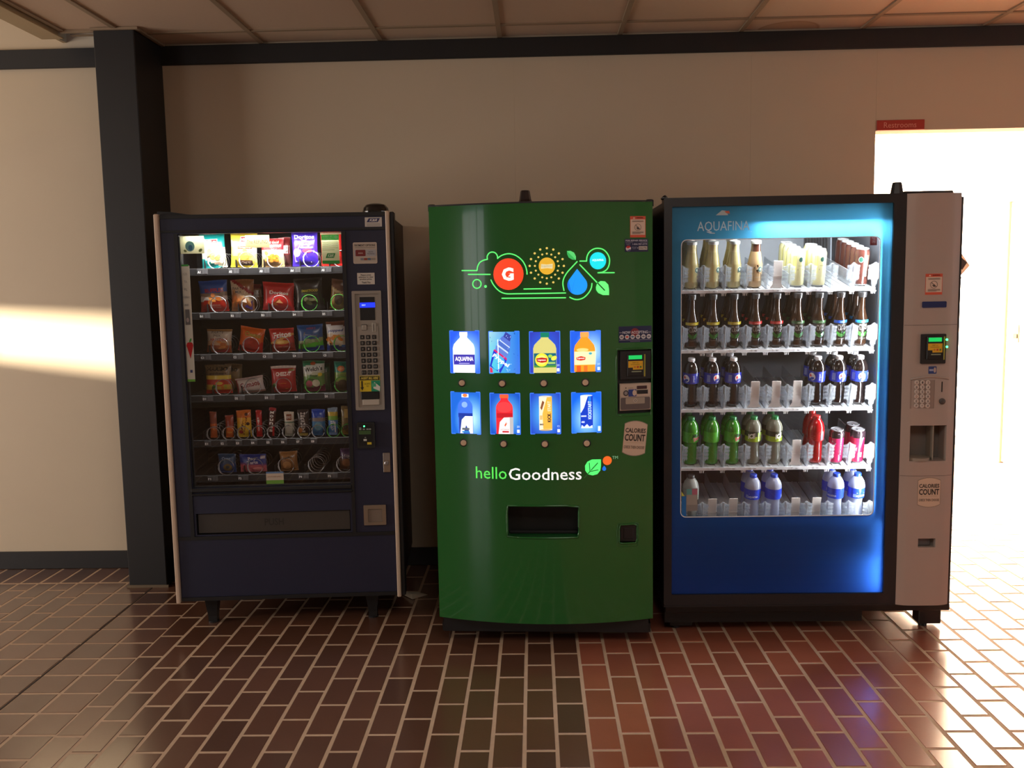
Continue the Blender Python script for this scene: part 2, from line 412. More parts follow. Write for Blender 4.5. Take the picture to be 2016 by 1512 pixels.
for k in range(34):                     # beyond the band the long tiles again
    x = -2.305-.105*(k+.5); off = .5 if k % 2 else 0
    r = 0
    while True:
        y1 = 4.58-(r-off)*.218; y0 = y1-.218; r += 1
        if y0 < -3.9: break
        if y1 > 4.6: y1 = 4.58
        tiles.append((x, (y0+y1)/2, .105, y1-y0, False))
for k in range(6, 42): tiles.append((1.06-.105*(k+.5)-2.1, 4.71, .105, .25, False)) if 1.06-.105*(k+.5)-2.1 < -1.7 else None
tiles = [t for t in tiles if t[2]-2*G > .02 and t[3]-2*G > .01]
def seen_size(t):
    d = Vector((t[0], t[1], 0))-EYE; z = d.dot(FWD)
    if z < .5: return 0
    px, py = 1008+F_PX*d.dot(RIGHT)/z, 756-F_PX*d.dot(UP)/z
    if not (-25 < px < 2041 and py < 1535): return 0
    if t[1] > 4.05 and -1.6 < t[0] < 1.78: return 0
    if t[1] > 4.85: return 0
    return t[2]*t[3]/z**3
tiles.sort(key=seen_size, reverse=True)
nrm = MB()
for n, t in enumerate(tiles):
    me, src = tile_mesh(t[2], t[3])
    if n < 300 and seen_size(t) > 0:
        o = bpy.data.objects.new('tile', me); COL.objects.link(o); o.parent = floor
        o.location = (t[0]+random.uniform(-.0006, .0006), t[1]+random.uniform(-.0006, .0006), random.uniform(-.0006, 0)); o.rotation_euler = (0, 0, random.uniform(-.004, .004))
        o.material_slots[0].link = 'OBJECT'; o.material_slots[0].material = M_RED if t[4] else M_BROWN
    else:
        b = len(nrm.v); dx, dy = t[0], t[1]; z = random.uniform(-.0006, 0)
        nrm.v += [(v[0]+dx, v[1]+dy, v[2]+z) for v in src.v]
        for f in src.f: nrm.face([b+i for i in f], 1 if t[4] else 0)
o = nrm.build('tile', [M_BROWN, M_RED], floor); o['kind'] = 'stuff'
mb = MB(); mb.box(-1.984, -3.9, -.006, -1.976, 4.58, -.0005)
mb.build('expansion_joint', mat('joint_rubber', (38, 24, 18), rough=.8), floor, label='dark narrow expansion joint between square tiles')

# back wall with its boards
mb = MB(); mb.box(-6, 4.846, 0, OPEN_X0, 4.96, 3.4); mb.box(OPEN_X1, 4.846, 0, 5.5, 4.96, 3.4); mb.box(OPEN_X0, 4.846, OPEN_Z, OPEN_X1, 4.96, 3.4)
wall = structure('wall_back', mb, M_WALL)
seams = [-6, -4.33, -3.11, -1.99, -.085, 1.13, OPEN_X0]
def board(x0, x1, z0, z1):
    b = MB(); b.box(x0+.0002, WALL_Y, z0, x1-.0002, 4.8462, z1, ch=.0004); b.build('wall_board', M_WALL, wall)
for a, b in zip(seams, seams[1:]): board(a, b, 0, 3.4 if a < -2.5 else 3.4)
board(OPEN_X0, 3.0, OPEN_Z, 3.4); board(3.0, OPEN_X1, OPEN_Z, 3.4); board(OPEN_X1, 5.5, 0, 3.4)
mb = MB(); mb.box(-6, 4.818, 2.672, 5.5, 4.839, CEIL-.001, ch=.002); structure('trim_1', mb, M_BLACK)['label'] = 'black band along the top of the back wall'
for i, (a, b) in enumerate(((-6, -2.105), (-1.9, OPEN_X0), (OPEN_X1, 5.5))):
    mb = MB(); mb.box(a, 4.826, 0, b, 4.8395, .098, ch=.003); structure('baseboard_back' if i == 0 else 'baseboard_back.%03d' % i, mb, M_BLACK)
# black steel column standing proud of the wall
mb = MB(); mb.box(-2.103, 4.505, 0.004, -1.905, 4.838, CEIL, ch=.004)
structure('column', mb, M_BLACK)['label'] = 'black square column standing against the back wall'
mb = MB(); mb.box(-2.112, 4.496, 0, -1.896, 4.505, .012); structure('trim_2', mb, mat('caulk', (120, 104, 84), rough=.9))

# ceiling grid of lay-in boards, cut back on the left where the room opens upward
mb = MB(); mb.box(-2.10, -4, 2.79, 5.5, 4.84, 2.83); mb.box(-2.27, -4, 2.79, -2.10, 4.53, 2.83); ceiling = structure('ceiling', mb, M_CEIL)
jx = [.46+.6135*i for i in range(-4, 9)]; xs = [-2.268]+jx+[5.5]
ys = [4.838, 4.61]+[4.61-1.228*i for i in range(1, 8)]
ys = [y for y in ys if y > -4]+[-3.99]
cshapes = {}
for i in range(len(xs)-1):
    for j in range(len(ys)-1):
        x0, x1, y1, y0 = xs[i], xs[i+1], ys[j], ys[j+1]
        if i == 0 and j == 0: continue
        if i == 0: y1 = min(y1, 4.53)
        k = (round(x1-x0, 3), round(y1-y0, 3))
        if k not in cshapes:
            c = MB(); c.box(-k[0]/2+.006, -k[1]/2+.006, 0, k[0]/2-.006, k[1]/2-.006, .012, ch=.003)
            o = c.build('ceiling_tile', M_CEIL, ceiling); cshapes[k] = o.data
        else: o = bpy.data.objects.new('ceiling_tile', cshapes[k]); COL.objects.link(o); o.parent = ceiling
        o.location = ((x0+x1)/2, (y0+y1)/2, 2.777)
for x in jx+[-2.262]:
    mb = MB(); mb.box(x-.012, -3.99, 2.7695, x+.012, 4.53 if x < -2.2 else 4.83, 2.7775); mb.build('grid_bar', M_GRID, ceiling)
for y in ys[1:-1]:
    mb = MB(); mb.box(-2.26, y-.012, 2.771, 5.49, y+.012, 2.777); mb.build('grid_bar', M_GRID, ceiling)
mb = MB(); mb.box(-1.897, 4.50, 2.764, -1.88, 4.83, 2.775); mb.box(-2.27, 4.516, 2.762, -2.09, 4.53, 2.80); mb.box(-2.11, 4.488, 2.764, -1.88, 4.502, 2.775)
structure('trim_3', mb, M_GRID)
mb = MB(); mb.box(-2.40, -4, 2.752, -2.285, 4.59, 2.80, ch=.004); mb.box(-2.42, -4, 2.80, -2.40, 4.84, 3.4); mb.box(-2.42, 4.62, 2.80, -2.10, 4.60, 3.4); structure('trim_4', mb, mat('bulkhead_paint', (176, 156, 122), rough=.8))
mb = MB(); mb.box(-6, -4, 3.4, -2.0, 4.96, 3.45); structure('ceiling_upper', mb, M_WALL)

# side walls and the wall behind the camera, each with its window
def wall_with_window(name, axis, pos, a0, a1, w0, w1, z0, z1, n):
    def bx(m, p0, p1, q0, q1, t0, t1):
        if axis == 'x': m.box(t0, p0, q0, t1, p1, q1)
        else: m.box(p0, t0, q0, p1, t1, q1)
    s = 1 if pos > 0 else -1; t0, t1 = pos, pos+s*.15
    m = MB(); bx(m, a0, w0, 0, 3.45, t0, t1); bx(m, w1, a1, 0, 3.45, t0, t1); bx(m, w0, w1, 0, z0, t0, t1); bx(m, w0, w1, z1, 3.45, t0, t1)
    structure(name, m, M_WALL)
    root = empty('window_%d' % n, (0, 0, 0)); root['kind'] = 'structure'
    m = MB(); g = .05
    for p in [w0+(w1-w0)*i/3 for i in range(4)]: bx(m, p-g/2, p+g/2, z0, z1, t0, pos+s*.04)
    for q in (z0+g/2, z1-g/2): bx(m, w0, w1, q-g/2, q+g/2, t0, pos+s*.04)
    m.build('window_frame', M_BLACK, root)
    m = MB(); bx(m, w0, w1, z0, z1, pos+s*.02, pos+s*.024); m.build('pane', glass_mat('clear_glass'), root)
wall_with_window('wall_left', 'x', -5.87, .95, 4.96, 1.1, 3.9, .45, 2.45, 1)
mb = MB(); mb.box(-6.02, -4, 0, -5.87, .22, 3.45); mb.box(-6.02, .22, 0, -5.87, .95, 1.45); mb.box(-6.02, .22, 1.75, -5.87, .95, 3.45); structure('wall_left_front', mb, M_WALL)
# unseen shutter board added so its slot shapes the sun patch on the back wall
mb = MB(); a0, a1, b0, b1 = .37, .725, 1.557, 1.634
mb.box(-5.955, .22, 1.45, -5.945, a0, 1.75); mb.box(-5.955, a1, 1.45, -5.945, .95, 1.75); mb.box(-5.955, a0, 1.45, -5.945, a1, b0); mb.box(-5.955, a0, b1, -5.945, a1, 1.75); structure('window_5', mb, M_BLACK)
wall_with_window('wall_front', 'y', -3.88, -6, 5.5, -5.75, -4.05, .4, 2.6, 2)
wall_with_window('wall_right', 'x', 5.35, -4, 4.96, .2, 2.6, .5, 2.45, 3)  # this unseen window is added to hold the right fill lamp

# corridor behind the opening
mb = MB(); mb.box(3.80, 4.96, 0, 3.92, 11.2, 2.9); structure('wall_corridor_right', mb, M_WHITE)
mb = MB(); mb.box(1.62, 4.96, 0, 1.768, 7.1, 2.9); mb.box(1.62, 10.1, 0, 1.768, 11.2, 2.9); mb.box(1.62, 7.1, 0, 1.768, 10.1, .2); mb.box(1.62, 7.1, 2.6, 1.768, 10.1, 2.9); structure('wall_corridor_left', mb, M_WHITE)
mb = MB(); mb.box(1.62, 11.1, 0, 3.92, 11.2, 2.9); structure('wall_corridor_end', mb, M_WHITE)
mb = MB(); mb.box(1.62, 4.96, 2.745, 3.92, 11.2, 2.82); structure('ceiling_corridor', mb, M_WHITE)
root = empty('window_4', (0, 0, 0)); root['kind'] = 'structure'
mb = MB()
for y in (7.12, 8.6, 10.08): mb.box(1.66, y-.02, .2, 1.72, y+.02, 2.6)
for z in (.22, 2.58): mb.box(1.66, 7.1, z-.02, 1.72, 10.1, z+.02)
mb.build('window_frame', M_BLACK, root)
mb = MB(); mb.box(1.67, 7.1, .2, 1.675, 10.1, 2.6); mb.build('pane', glass_mat('clear_glass'), root)
mb = MB(); mb.box(3.788, 7.49, 0, 3.799, 9.83, .085, ch=.003); structure('baseboard_corridor', mb, mat('speckled_base', (92, 86, 80), rough=.8, noise=.6, nscale=60))
# cream door in the corridor
d = empty('door_1', (3.8, 6.9, 0)); d['kind'] = 'structure'; d['label'] = 'cream door with a steel lock plate in the corridor'
mb = MB(); mb.box(-.04, .50, 0, -.001, .59, 2.154, ch=.004); mb.box(-.04, -.55, 2.09, -.001, .50, 2.154, ch=.004); mb.box(-.04, -.62, 0, -.001, -.55, 2.154, ch=.004); mb.build('door_frame', M_DOOR, d)
mb = MB(); mb.box(-.02, -.545, .012, -.001, .495, 2.085, ch=.002); lf = mb.build('door_leaf', M_DOOR, d)
mb = MB(); mb.box(-.03, .30, .99, -.02, .36, 1.13, ch=.003); mb.box(-.06, .31, 1.02, -.03, .34, 1.06, ch=.004); mb.build('lock_plate', mat('brushed_steel', (150, 140, 125), rough=.35, metal=1), d)
mb = MB(); mb.box(-.024, -.53, .02, -.02, .40, .22); mb.build('kick_plate', mat('dark_plate', (60, 58, 54), rough=.5), d)
d = empty('door_2', (3.8, 10.1, 0)); d['kind'] = 'structure'
mb = MB(); mb.box(-.05, -.28, 0, -.001, -.22, 2.64, ch=.004); mb.box(-.05, .22, 0, -.001, .28, 2.64, ch=.004); mb.box(-.05, -.22, 2.58, -.001, .22, 2.64, ch=.004); mb.build('door_frame', M_WHITE, d)
for y in (-.11, .11):
    mb = MB(); mb.box(-.03, y-.105, .02, -.004, y+.105, 2.57, ch=.01); mb.build('door_leaf', mat('tan_leaf', (176, 150, 120), rough=.6), d)

# sign over the opening
def sign():
    r = empty('restroom_sign', (1.771, WALL_Y, 2.2665))
    tag(r, 'small red restrooms sign on the wall above the bright opening', 'sign')
    mb = MB(); mb.box(0, -.008, 0, .242, -.0005, .050, ch=.0015); mb.build('plate', mat('red_plastic', (176, 52, 40), rough=.4), r)
    sticker('lettering', r, flat(-.008), lambda p: p.text('Restrooms', .118, .025, .165, .028, (222, 150, 132)))
sign()
# ------------------------------------------------------------ snack machine
F1 = Frame(-1.622, 3.935, .0636); A = F1.at
M_NAVY = mat('navy_enamel', (32, 35, 58), rough=.42, noise=.05, nscale=20)
M_DARK = mat('dark_plastic', (22, 22, 24), rough=.45)
M_INNER = mat('machine_inside', (26, 26, 30), rough=.55)
M_STRIP = mat('cream_strip', (205, 182, 160), rough=.45)
M_CHROME = mat('chrome_wire', (172, 172, 176), rough=.32, metal=.9)
M_STEEL = mat('satin_steel', (168, 156, 142), rough=.35, metal=.85)
M_GREY = mat('grey_plastic', (150, 142, 132), rough=.5)
M_PAPER = mat('paper', (225, 220, 205), rough=.8)
M_LED = mat('green_led', (60, 255, 120), emit=6)
M_GRW = mat('green_wire', (70, 160, 56), rough=.35)
GLOW = mat('lit_print', attr=True, rough=.4, emit=1.0)

snack = tag(empty('snack_vending_machine', (F1.o.x, F1.o.y, 0), F1.th), 'dark navy snack vending machine with cream edge strips, left of the green machine', 'vending machine')
SW, SZ0, SZ1, SD = 1.006, .125, 1.838, .84
WX0, WX1, WZ0, WZ1 = .098, .793, .642, 1.757
# cabinet: open-fronted shell
mb = MB(); t = .03
mb.box(.012, .05, SZ0, .012+t, SD, SZ1-.008); mb.box(SW-.01-t, .05, SZ0, SW-.01, SD, SZ1-.008); mb.box(.012+t, .05, SZ1-.038, SW-.01-t, SD, SZ1-.008)
mb.box(.012+t, .05, SZ0, SW-.01-t, SD, SZ0+.03); mb.box(.012+t, SD-.03, SZ0+.03, SW-.01-t, SD, SZ1-.038)
mb.box(WX1+.02, .05, SZ0+.03, WX1+.04, SD-.03, SZ1-.038)
mb.build('cabinet', mat('cabinet_side', (54, 46, 40), rough=.55), snack)
mb = MB(); mb.box(.045, .40, .64, WX1+.018, .41, 1.79); mb.box(.045, .06, .60, .05, .40, 1.79); mb.box(WX1+.014, .06, .60, WX1+.019, .40, 1.79); mb.box(.045, .06, .60, WX1+.019, .40, .606)
mb.build('inner_lining', M_INNER, snack)
# front door: holes for the window and the delivery flap
mb = MB(); sf = lambda x, z, o: (x, -o, z)
FX0, FX1, FZ0, FZ1 = .104, .787, .428, .524
patch_with_holes(mb, breaks(.02, .988, 4, WX0, WX1, FX0, FX1), breaks(.137, 1.832, 6, WZ0, WZ1, FZ0, FZ1), [(WX0, WZ0, WX1, WZ1, .045, False), (FX0, FZ0, FX1, FZ1, .05)], sf, .04, 0, 1, 1)
mb.box(.02, .001, .137, .988, .048, .425); mb.box(.806, .001, .425, .988, .048, 1.83)
mb.build('door', [M_NAVY, M_DARK], snack)
mb = MB()
mb.box(WX1+.003, -.006, .42, WX1+.018, .0, 1.757); mb.box(.078, -.006, .42, .094, 0, 1.757)
mb.box(.022, -.006, 1.762, .986, 0, 1.772); mb.box(.022, -.005, 1.822, .986, .001, 1.838)
mb.box(.022, -.005, .405, .986, 0, .421); mb.box(.022, -.006, .125, .986, .02, .142)
mb.box(.09, -.012, .622, .80, 0, .640, ch=.004); mb.box(.092, -.014, .608, .802, 0, .616, ch=.003)
mb.build('door_trim', M_DARK, snack)
for x in (0.0, .987):
    mb = MB(); mb.box(x, -.018, .118, x+.0175, .03, 1.842, ch=.004); mb.build('edge_strip', M_STRIP, snack)
mb = MB(); mb.box(1.005, -.004, .122, 1.0235, .06, 1.838, ch=.003); mb.build('side_edge', M_DARK, snack)
mb = MB(); mb.box(-.004, .0, .122, .0, .06, 1.838); mb.build('side_edge', M_DARK, snack)
mb = MB(); mb.box(WX0, .012, WZ0, WX1, .016, WZ1); mb.build('glass_pane', glass_mat('clear_glass'), snack)
mb = MB(); mb.box(FX0+.002, .012, FZ0+.002, FX1-.002, .022, FZ1-.002, ch=.003)
fl = mb.build('push_flap', mat('flap_plastic', (62, 58, 54), rough=.35), snack)
sticker('push_lettering', fl, flat(.012), lambda p: p.text('PUSH', *A(540, 1027, .012), .085, .032, (40, 38, 36), bold=.02))
for x, y in ((.135, .075), (.865, .075), (.135, .72), (.865, .72)):
    mb = MB(); n = len(mb.v)
    for z, r in ((SZ0, .031), (.03, .019), (.006, .019)): mb.v += [(x+r*a, y+r*b, z) for a, b in ((-1, -1), (1, -1), (1, 1), (-1, 1))]
    for k in range(2):
        for i in range(4): j = (i+1) % 4; mb.face((n+4*k+j, n+4*k+i, n+4*k+4+i, n+4*k+4+j))
    mb.face((n+8, n+9, n+10, n+11)); mb.lathe([(.024, 0), (.024, .007)], 12, x, y, 0)
    mb.build('leg', M_DARK, snack)
mb = MB(); mb.lathe([(.058, 0), (.058, .014), (.054, .030), (.043, .043), (.024, .049), (.002, .051)], 24, .94, .06, SZ1-.008)
mb.build('aerial_dome', mat('glossy_black', (14, 13, 13), rough=.15, coat=.5), snack)
mb = MB(); mb.prism([(0.0, 1.838), (.20, 1.838), (.13, 1.842), (.055, 1.8535), (.002, 1.856)], .03, .05); mb.build('top_gasket', M_DARK, snack)
# light tube behind the header: the lamp the machine has
def tube_light(parent, name, x0, x1, y, z, power, col, aim, width=.03):
    d = bpy.data.lights.new(name, 'AREA'); d.shape = 'RECTANGLE'; d.size = x1-x0; d.size_y = width; d.energy = power; d.color = col
    o = bpy.data.objects.new(name, d); COL.objects.link(o); o.parent = parent; o.location = ((x0+x1)/2, y, z)
    turn(o, Vector(aim)); return o
tube_light(snack, 'machine_lamp', .12, .78, .034, 1.754, 7.5, (1, .97, .90), (0, .08, -1), .02)

# trays, spirals and price tags
def spiral(r, turns, pitch):
    k = ('sp', r, turns, pitch)
    if k not in cshapes:
        mb = MB(); pts = []; n = 18
        for i in range(int(turns*n)+1):
            a = -2.0-2*PI*i/n; pts.append((r*math.cos(a), .004*min(i/n, 1)+pitch*max(0, i/n-.93), r*math.sin(a)))
        pts = [(pts[0][0]-.004, pts[0][1]-.002, pts[0][2]-.006)]+pts
        mb.tube(pts, .0016, 5); o = mb.build('spiral', M_CHROME, None, smooth=True); me = o.data; bpy.data.objects.remove(o); cshapes[k] = me
    return cshapes[k]
# row: lip z, spiral radius, spiral centres (px), tag centres (px, text)
ROWS = {
 'A': (1.612, .036, [(424, 511), (486, 513), (541, 508), (612, 504), (670, 502)], [(397, 530), (459, 529), (519, 527), (580, 525), (641, 524)]),
 'B': (1.417, .036, [(430, 603), (491, 604), (551, 602), (609, 601), (667, 601)], [(402, 622), (463, 622), (523, 621), (585, 620), (643, 618)]),
 'C': (1.232, .036, [(434, 684), (494, 684), (555, 683), (614, 682), (673, 682)], [(404, 705), (468, 703), (526, 702), (585, 701), (645, 699)]),
 'D': (1.046, .036, [(440, 764), (498, 766), (558, 764), (616, 763), (674, 762)], [(408, 787), (471, 786), (530, 784), (589, 782), (648, 781)]),
 'E': (.842, .029, [(419, 853), (450, 851), (479, 851), (509, 850), (538, 850), (568, 850), (598, 849), (626, 847), (656, 846), (684, 845)], [(412, 873), (443, 872), (473, 871), (503, 870), (533, 869), (562, 868), (592, 868), (621, 867)]),
 'F': (.680, .036, [(445, 922), (502, 918), (563, 920), (622, 914), (678, 917)], [(418, 942), (478, 941), (541, 940), (597, 937), (654, 936)]),
}
GREEN_SPIRALS = {('B', 3), ('B', 4), ('C', 3), ('C', 4), ('D', 3), ('D', 4), ('E', 8), ('E', 9)}
SHELF_Y = .10
for row, (zt, rad, cs, tags) in ROWS.items():
    mb = MB(); mb.box(.062, SHELF_Y-.008, zt-.030, WX1-.003, SHELF_Y, zt-.002, ch=.002); mb.box(.062, SHELF_Y, zt-.008, WX1-.003, .40, zt-.004)
    mb.box(.062, SHELF_Y-.012, zt-.033, WX1-.003, SHELF_Y-.006, zt-.029)
    for i in range(len(cs)):
        x, z = A(*cs[i], SHELF_Y); mb.box(x-rad-.018, SHELF_Y+.012, zt-.004, x-rad-.016, .39, zt+.035)
    sh = mb.build('tray', M_INNER, snack)
    for i, (px, py) in enumerate(cs):
        x, z = A(px, py, SHELF_Y+.002)
        o = bpy.data.objects.new('spiral', spiral(rad, 5.5, .05)); COL.objects.link(o); o.parent = sh; o.location = (x, SHELF_Y+.001, zt+rad-.004)
        if (row, i) in GREEN_SPIRALS:
            o.material_slots[0].link = 'OBJECT'; o.material_slots[0].material = M_GRW; o['label'] = 'spiral with a green plastic sleeve'
    for i, (px, py) in enumerate(tags):
        x, z = A(px, py, SHELF_Y-.012); lit = row == 'A' and i > 0
        mb = MB(); w = .048 if row != 'E' else .030
        mb.box(x-.022, SHELF_Y-.0125, zt-.029, x-.022+w, SHELF_Y-.0085, zt-.006, ch=.001, c=lin((62, 62, 66)))
        p = Print(mb, flat(SHELF_Y-.0125))
        p.text(row+str(i+1), x-.012, zt-.018, .013, .010, (235, 235, 235), bold=.03)
        if row != 'E':
            p.rect(x+.002, zt-.026, x+.0135, zt-.009, (88, 88, 92)); p.rect(x+.0150, zt-.026, x+.0245, zt-.009, (88, 88, 92))
        mb.build('price_tag', INK, sh)

# right-hand control column
x0, z1 = A(692.5, 573); x1, z0 = A(758, 806)
mb = MB(); mb.ring(rrect(x0, z0, x1, z1, .004), rrect(x0+.013, z0+.013, x1-.013, z1-.013, .003), -.010, -.0005)
mb.box(x0+.012, -.004, z0+.012, x1-.012, -.0005, z1-.012)
mb.box(x0+.016, -.007, 1.275, x1-.016, -.004, 1.345, ch=.002)
pnl = mb.build('control_panel', M_GREY, snack)
dx0, dz1 = A(708, 585); dx1, dz0 = A(739, 630)
mb = MB(); mb.box(dx0, -.0055, dz0, dx1, -.004, dz1); mb.build('display_window', M_DARK, pnl)
def draw(p):
    a = A(708.5, 596); b = A(738.5, 605); p.rect(a[0], b[1], b[0], a[1], (20, 40, 255)); p.text('READY', a[0]+.017, (a[1]+b[1])/2, .016, .006, (170, 190, 255))
sticker('display', pnl, flat(-.0055), draw, label='lit blue display line', rough_mat=mat('blue_display', attr=True, emit=2.2))
kx = [A(714.5, 690)[0], A(726, 690)[0], A(737.8, 690)[0]]
KEYS = ['A', 'B', 'C', 'D', 'E', 'F', '*', '1', '2', '3', '4', '5', '6', '7', '8', '9', '0', '10', '11', '12', 'CL']
for i in range(21):
    r, c = divmod(i, 3); z = A(726, 663.5+r*11.55)[1]; x = kx[c]+r*.0004
    mb = MB(); mb.box(x-.0098, -.009, z-.0092, x+.0098, -.004, z+.0092, c=lin((30, 28, 28)), ch=.002)
    Print(mb, flat(-.009)).text(KEYS[i], x, z, .006 if len(KEYS[i]) == 1 else .010, .009, (170, 165, 158)); mb.build('key', INK, pnl)
bx, bz = A(717.5, 644.5)
mb = MB(); mb.box(bx-.013, -.0085, bz-.013, bx+.013, -.004, bz+.013, c=lin((60, 56, 52)), ch=.002); mb.box(bx-.0105, -.0105, bz-.0105, bx+.0105, -.008, bz+.0105, c=lin((178, 170, 158)), ch=.001)
Print(mb, flat(-.0105)).text('COIN\nRETURN', bx, bz, .015, .012, (90, 84, 78)); mb.build('coin_return_button', INK, pnl)
bx, bz = A(736, 644.5); mb = MB(); mb.box(bx-.007, -.0085, bz-.02, bx+.012, -.004, bz+.02, c=lin((165, 157, 146)), ch=.002); mb.box(bx-.001, -.0088, bz-.014, bx+.001, -.008, bz+.014, c=lin((20, 20, 20))); mb.build('coin_slot', INK, pnl)
def draw(p):
    a = A(708, 740); b = A(749, 770); W_, H_ = b[0]-a[0], a[1]-b[1]; cx = (a[0]+b[0])/2
    p.rect(a[0], b[1], b[0], a[1], (222, 196, 40)); p.rect(a[0]+W_*.56, b[1], b[0], a[1]-H_*.30, (30, 150, 110)); p.rect(a[0]+.002, a[1]-H_*.28, b[0]-.002, a[1]-.002, (40, 36, 20))
    p.text('INSERT BILL HERE', cx, a[1]-H_*.15, W_*.86, H_*.15, (235, 215, 90), shear=.3, bold=.02); p.text('ACCEPTS\n1 & 5', a[0]+W_*.37, b[1]+H_*.42, W_*.28, H_*.26, (60, 50, 20))
    p.rect(a[0]+W_*.08, b[1]+H_*.25, a[0]+W_*.15, b[1]+H_*.68, (40, 34, 16)); p.poly([(a[0]+W_*.03, b[1]+H_*.28), (a[0]+W_*.115, b[1]+H_*.06), (a[0]+W_*.20, b[1]+H_*.28)], (40, 34, 16))
    p.poly([(a[0]+W_*.66, b[1]+H_*.2), (a[0]+W_*.98, b[1]+H_*.02), (b[0], b[1]+H_*.3), (a[0]+W_*.72, b[1]+H_*.6)], (225, 225, 215)); p.rect(a[0]+W_*.6, b[1]+H_*.3, a[0]+W_*.8, b[1]+H_*.52, (80, 175, 130))
sticker('bill_notice', pnl, flat(-.0045), draw, label='yellow and green insert bill notice')
a = A(711, 771); b = A(748, 785); mb = MB(); mb.box(a[0], -.012, b[1], b[0], -.004, a[1], ch=.003); mb.box(a[0]+.004, -.014, b[1]+.004, b[0]-.004, -.011, b[1]+.008); mb.build('bill_slot', M_DARK, pnl)
a = A(714, 786); b = A(748, 797); mb = MB(); mb.box(a[0], -.010, b[1], b[0], -.004, a[1], ch=.003); mb.build('bill_tray', mat('pale_plastic', (188, 180, 168), rough=.4), pnl)
# card reader, lock, coin cup
a = A(703, 831); b = A(740, 880)
mb = MB(); mb.prism(rrect(a[0], b[1], b[0], a[1], .006), -.022, -.0005, c=lin((30, 32, 32)))
p = Print(mb, flat(-.022)); W_, H_ = b[0]-a[0], a[1]-b[1]
p.rect(a[0]+W_*.1, b[1]+H_*.1, b[0]-W_*.12, a[1]-H_*.04, (12, 13, 13)); p.rect(a[0]+W_*.12, a[1]-H_*.46, b[0]-W_*.22, a[1]-H_*.31, (60, 92, 48)); p.rect(a[0]+W_*.36, b[1]+H_*.28, a[0]+W_*.54, b[1]+H_*.36, (200, 200, 190)); p.rect(a[0]+W_*.56, b[1]+H_*.14, a[0]+W_*.8, b[1]+H_*.23, (215, 190, 50))
for q in (.14, .34, .54, .68): p.rect(a[0]+W_*q, a[1]-H_*.28, a[0]+W_*(q+.12), a[1]-H_*.23, (150, 160, 155))
p.text('VISA', a[0]+W_*.2, a[1]-H_*.2, W_*.14, H_*.05, (190, 190, 190)); p.disc(a[0]+W_*.47, b[1]+H_*.42, .004, .003, (120, 125, 120))
cr = mb.build('card_reader', INK, snack)
mb = MB(); mb.lathe([(.0035, 0), (.0035, .001)], 12, a[0]+W_*.42, -.0228, a[1]-H_*.14, axis='y'); mb.build('indicator_light', M_LED, cr, label='glowing green indicator')
a = A(754, 891); b = A(769, 929)
mb = MB(); mb.box(a[0], -.008, b[1], b[0], -.0005, a[1], ch=.002); lk = mb.build('lock_plate', M_STEEL, snack)
c = A(761.5, 911); mb = MB(); mb.lathe([(.010, 0), (.010, .004), (.007, .006), (.003, .006)], 16, c[0], -.008, c[1], axis='y'); mb.box(a[0]+.002, -.0095, c[1]+.014, b[0]-.002, -.0078, a[1]-.002); mb.build('key_lock', M_CHROME, lk)
a = A(716, 994); b = A(761, 1032)
mb = MB(); mb.ring(rrect(a[0], b[1], b[0], a[1], .003), rrect(a[0]+.019, b[1]+.014, b[0]-.017, a[1]-.018, .003), -.010, -.0005); cu = mb.build('coin_cup_frame', M_STEEL, snack)
mb = MB(); mb.box(a[0]+.018, -.004, b[1]+.013, b[0]-.016, -.001, a[1]-.017, ch=.001); mb.build('coin_cup_door', mat('dull_steel', (138, 124, 112), rough=.5, metal=.4), cu)
# stickers and notices
def draw(p):
    a = A(718, 428); b = A(752, 446); cx, cz = (a[0]+b[0])/2, (a[1]+b[1])/2; W_, H_ = b[0]-a[0], a[1]-b[1]
    p.rect(a[0], b[1], b[0], a[1], (205, 198, 190)); p.poly([(cx-W_*.4, cz-H_*.02), (cx+W_*.26, cz-H_*.02), (cx+W_*.4, cz+H_*.40), (cx-W_*.26, cz+H_*.40)], (40, 44, 96)); p.text('K&R', cx, cz+H_*.19, W_*.46, H_*.27, (225, 222, 220), shear=.35, bold=.03)
    for q in (.2, .3, .4): p.rect(a[0]+W_*.1, cz-H_*q, b[0]-W_*.1, cz-H_*(q-.03), (130, 125, 125))
sticker('owner_sticker', snack, flat(-.0004), draw, label='white sticker with slanted navy letters')
def draw(p):
    a = A(694.5, 477.5); b = A(743, 518.5); cx = (a[0]+b[0])/2; W_, H_ = b[0]-a[0], a[1]-b[1]
    p.poly(rrect(a[0], b[1], b[0], a[1], .006), (215, 200, 185)); p.poly(rrect(a[0]+.002, b[1]+.002, b[0]-.002, a[1]-.002, .005), (190, 176, 162))
    p.text('PAYMENT OPTIONS', cx, a[1]-H_*.14, W_*.86, H_*.10, (50, 46, 44), bold=.02); p.rect(a[0]+W_*.08, a[1]-H_*.26, b[0]-W_*.08, a[1]-H_*.24, (120, 110, 104))
    p.rect(a[0]+W_*.05, b[1]+H_*.34, b[0]-W_*.05, b[1]+H_*.66, (170, 168, 172)); p.poly(rrect(a[0]+W_*.10, b[1]+H_*.35, a[0]+W_*.52, b[1]+H_*.65, .004), (120, 34, 34)); p.text('debit', a[0]+W_*.31, b[1]+H_*.5, W_*.2, H_*.08, (220, 200, 195)); p.text('NOW\nAccepting', a[0]+W_*.74, b[1]+H_*.5, W_*.3, H_*.16, (80, 84, 96))
    for q, c in ((.30, (130, 130, 140)), (.45, (150, 60, 50)), (.60, (90, 110, 130)), (.78, (150, 140, 130))): p.rect(a[0]+W_*q, b[1]+H_*.16, a[0]+W_*(q+.13), b[1]+H_*.26, c)
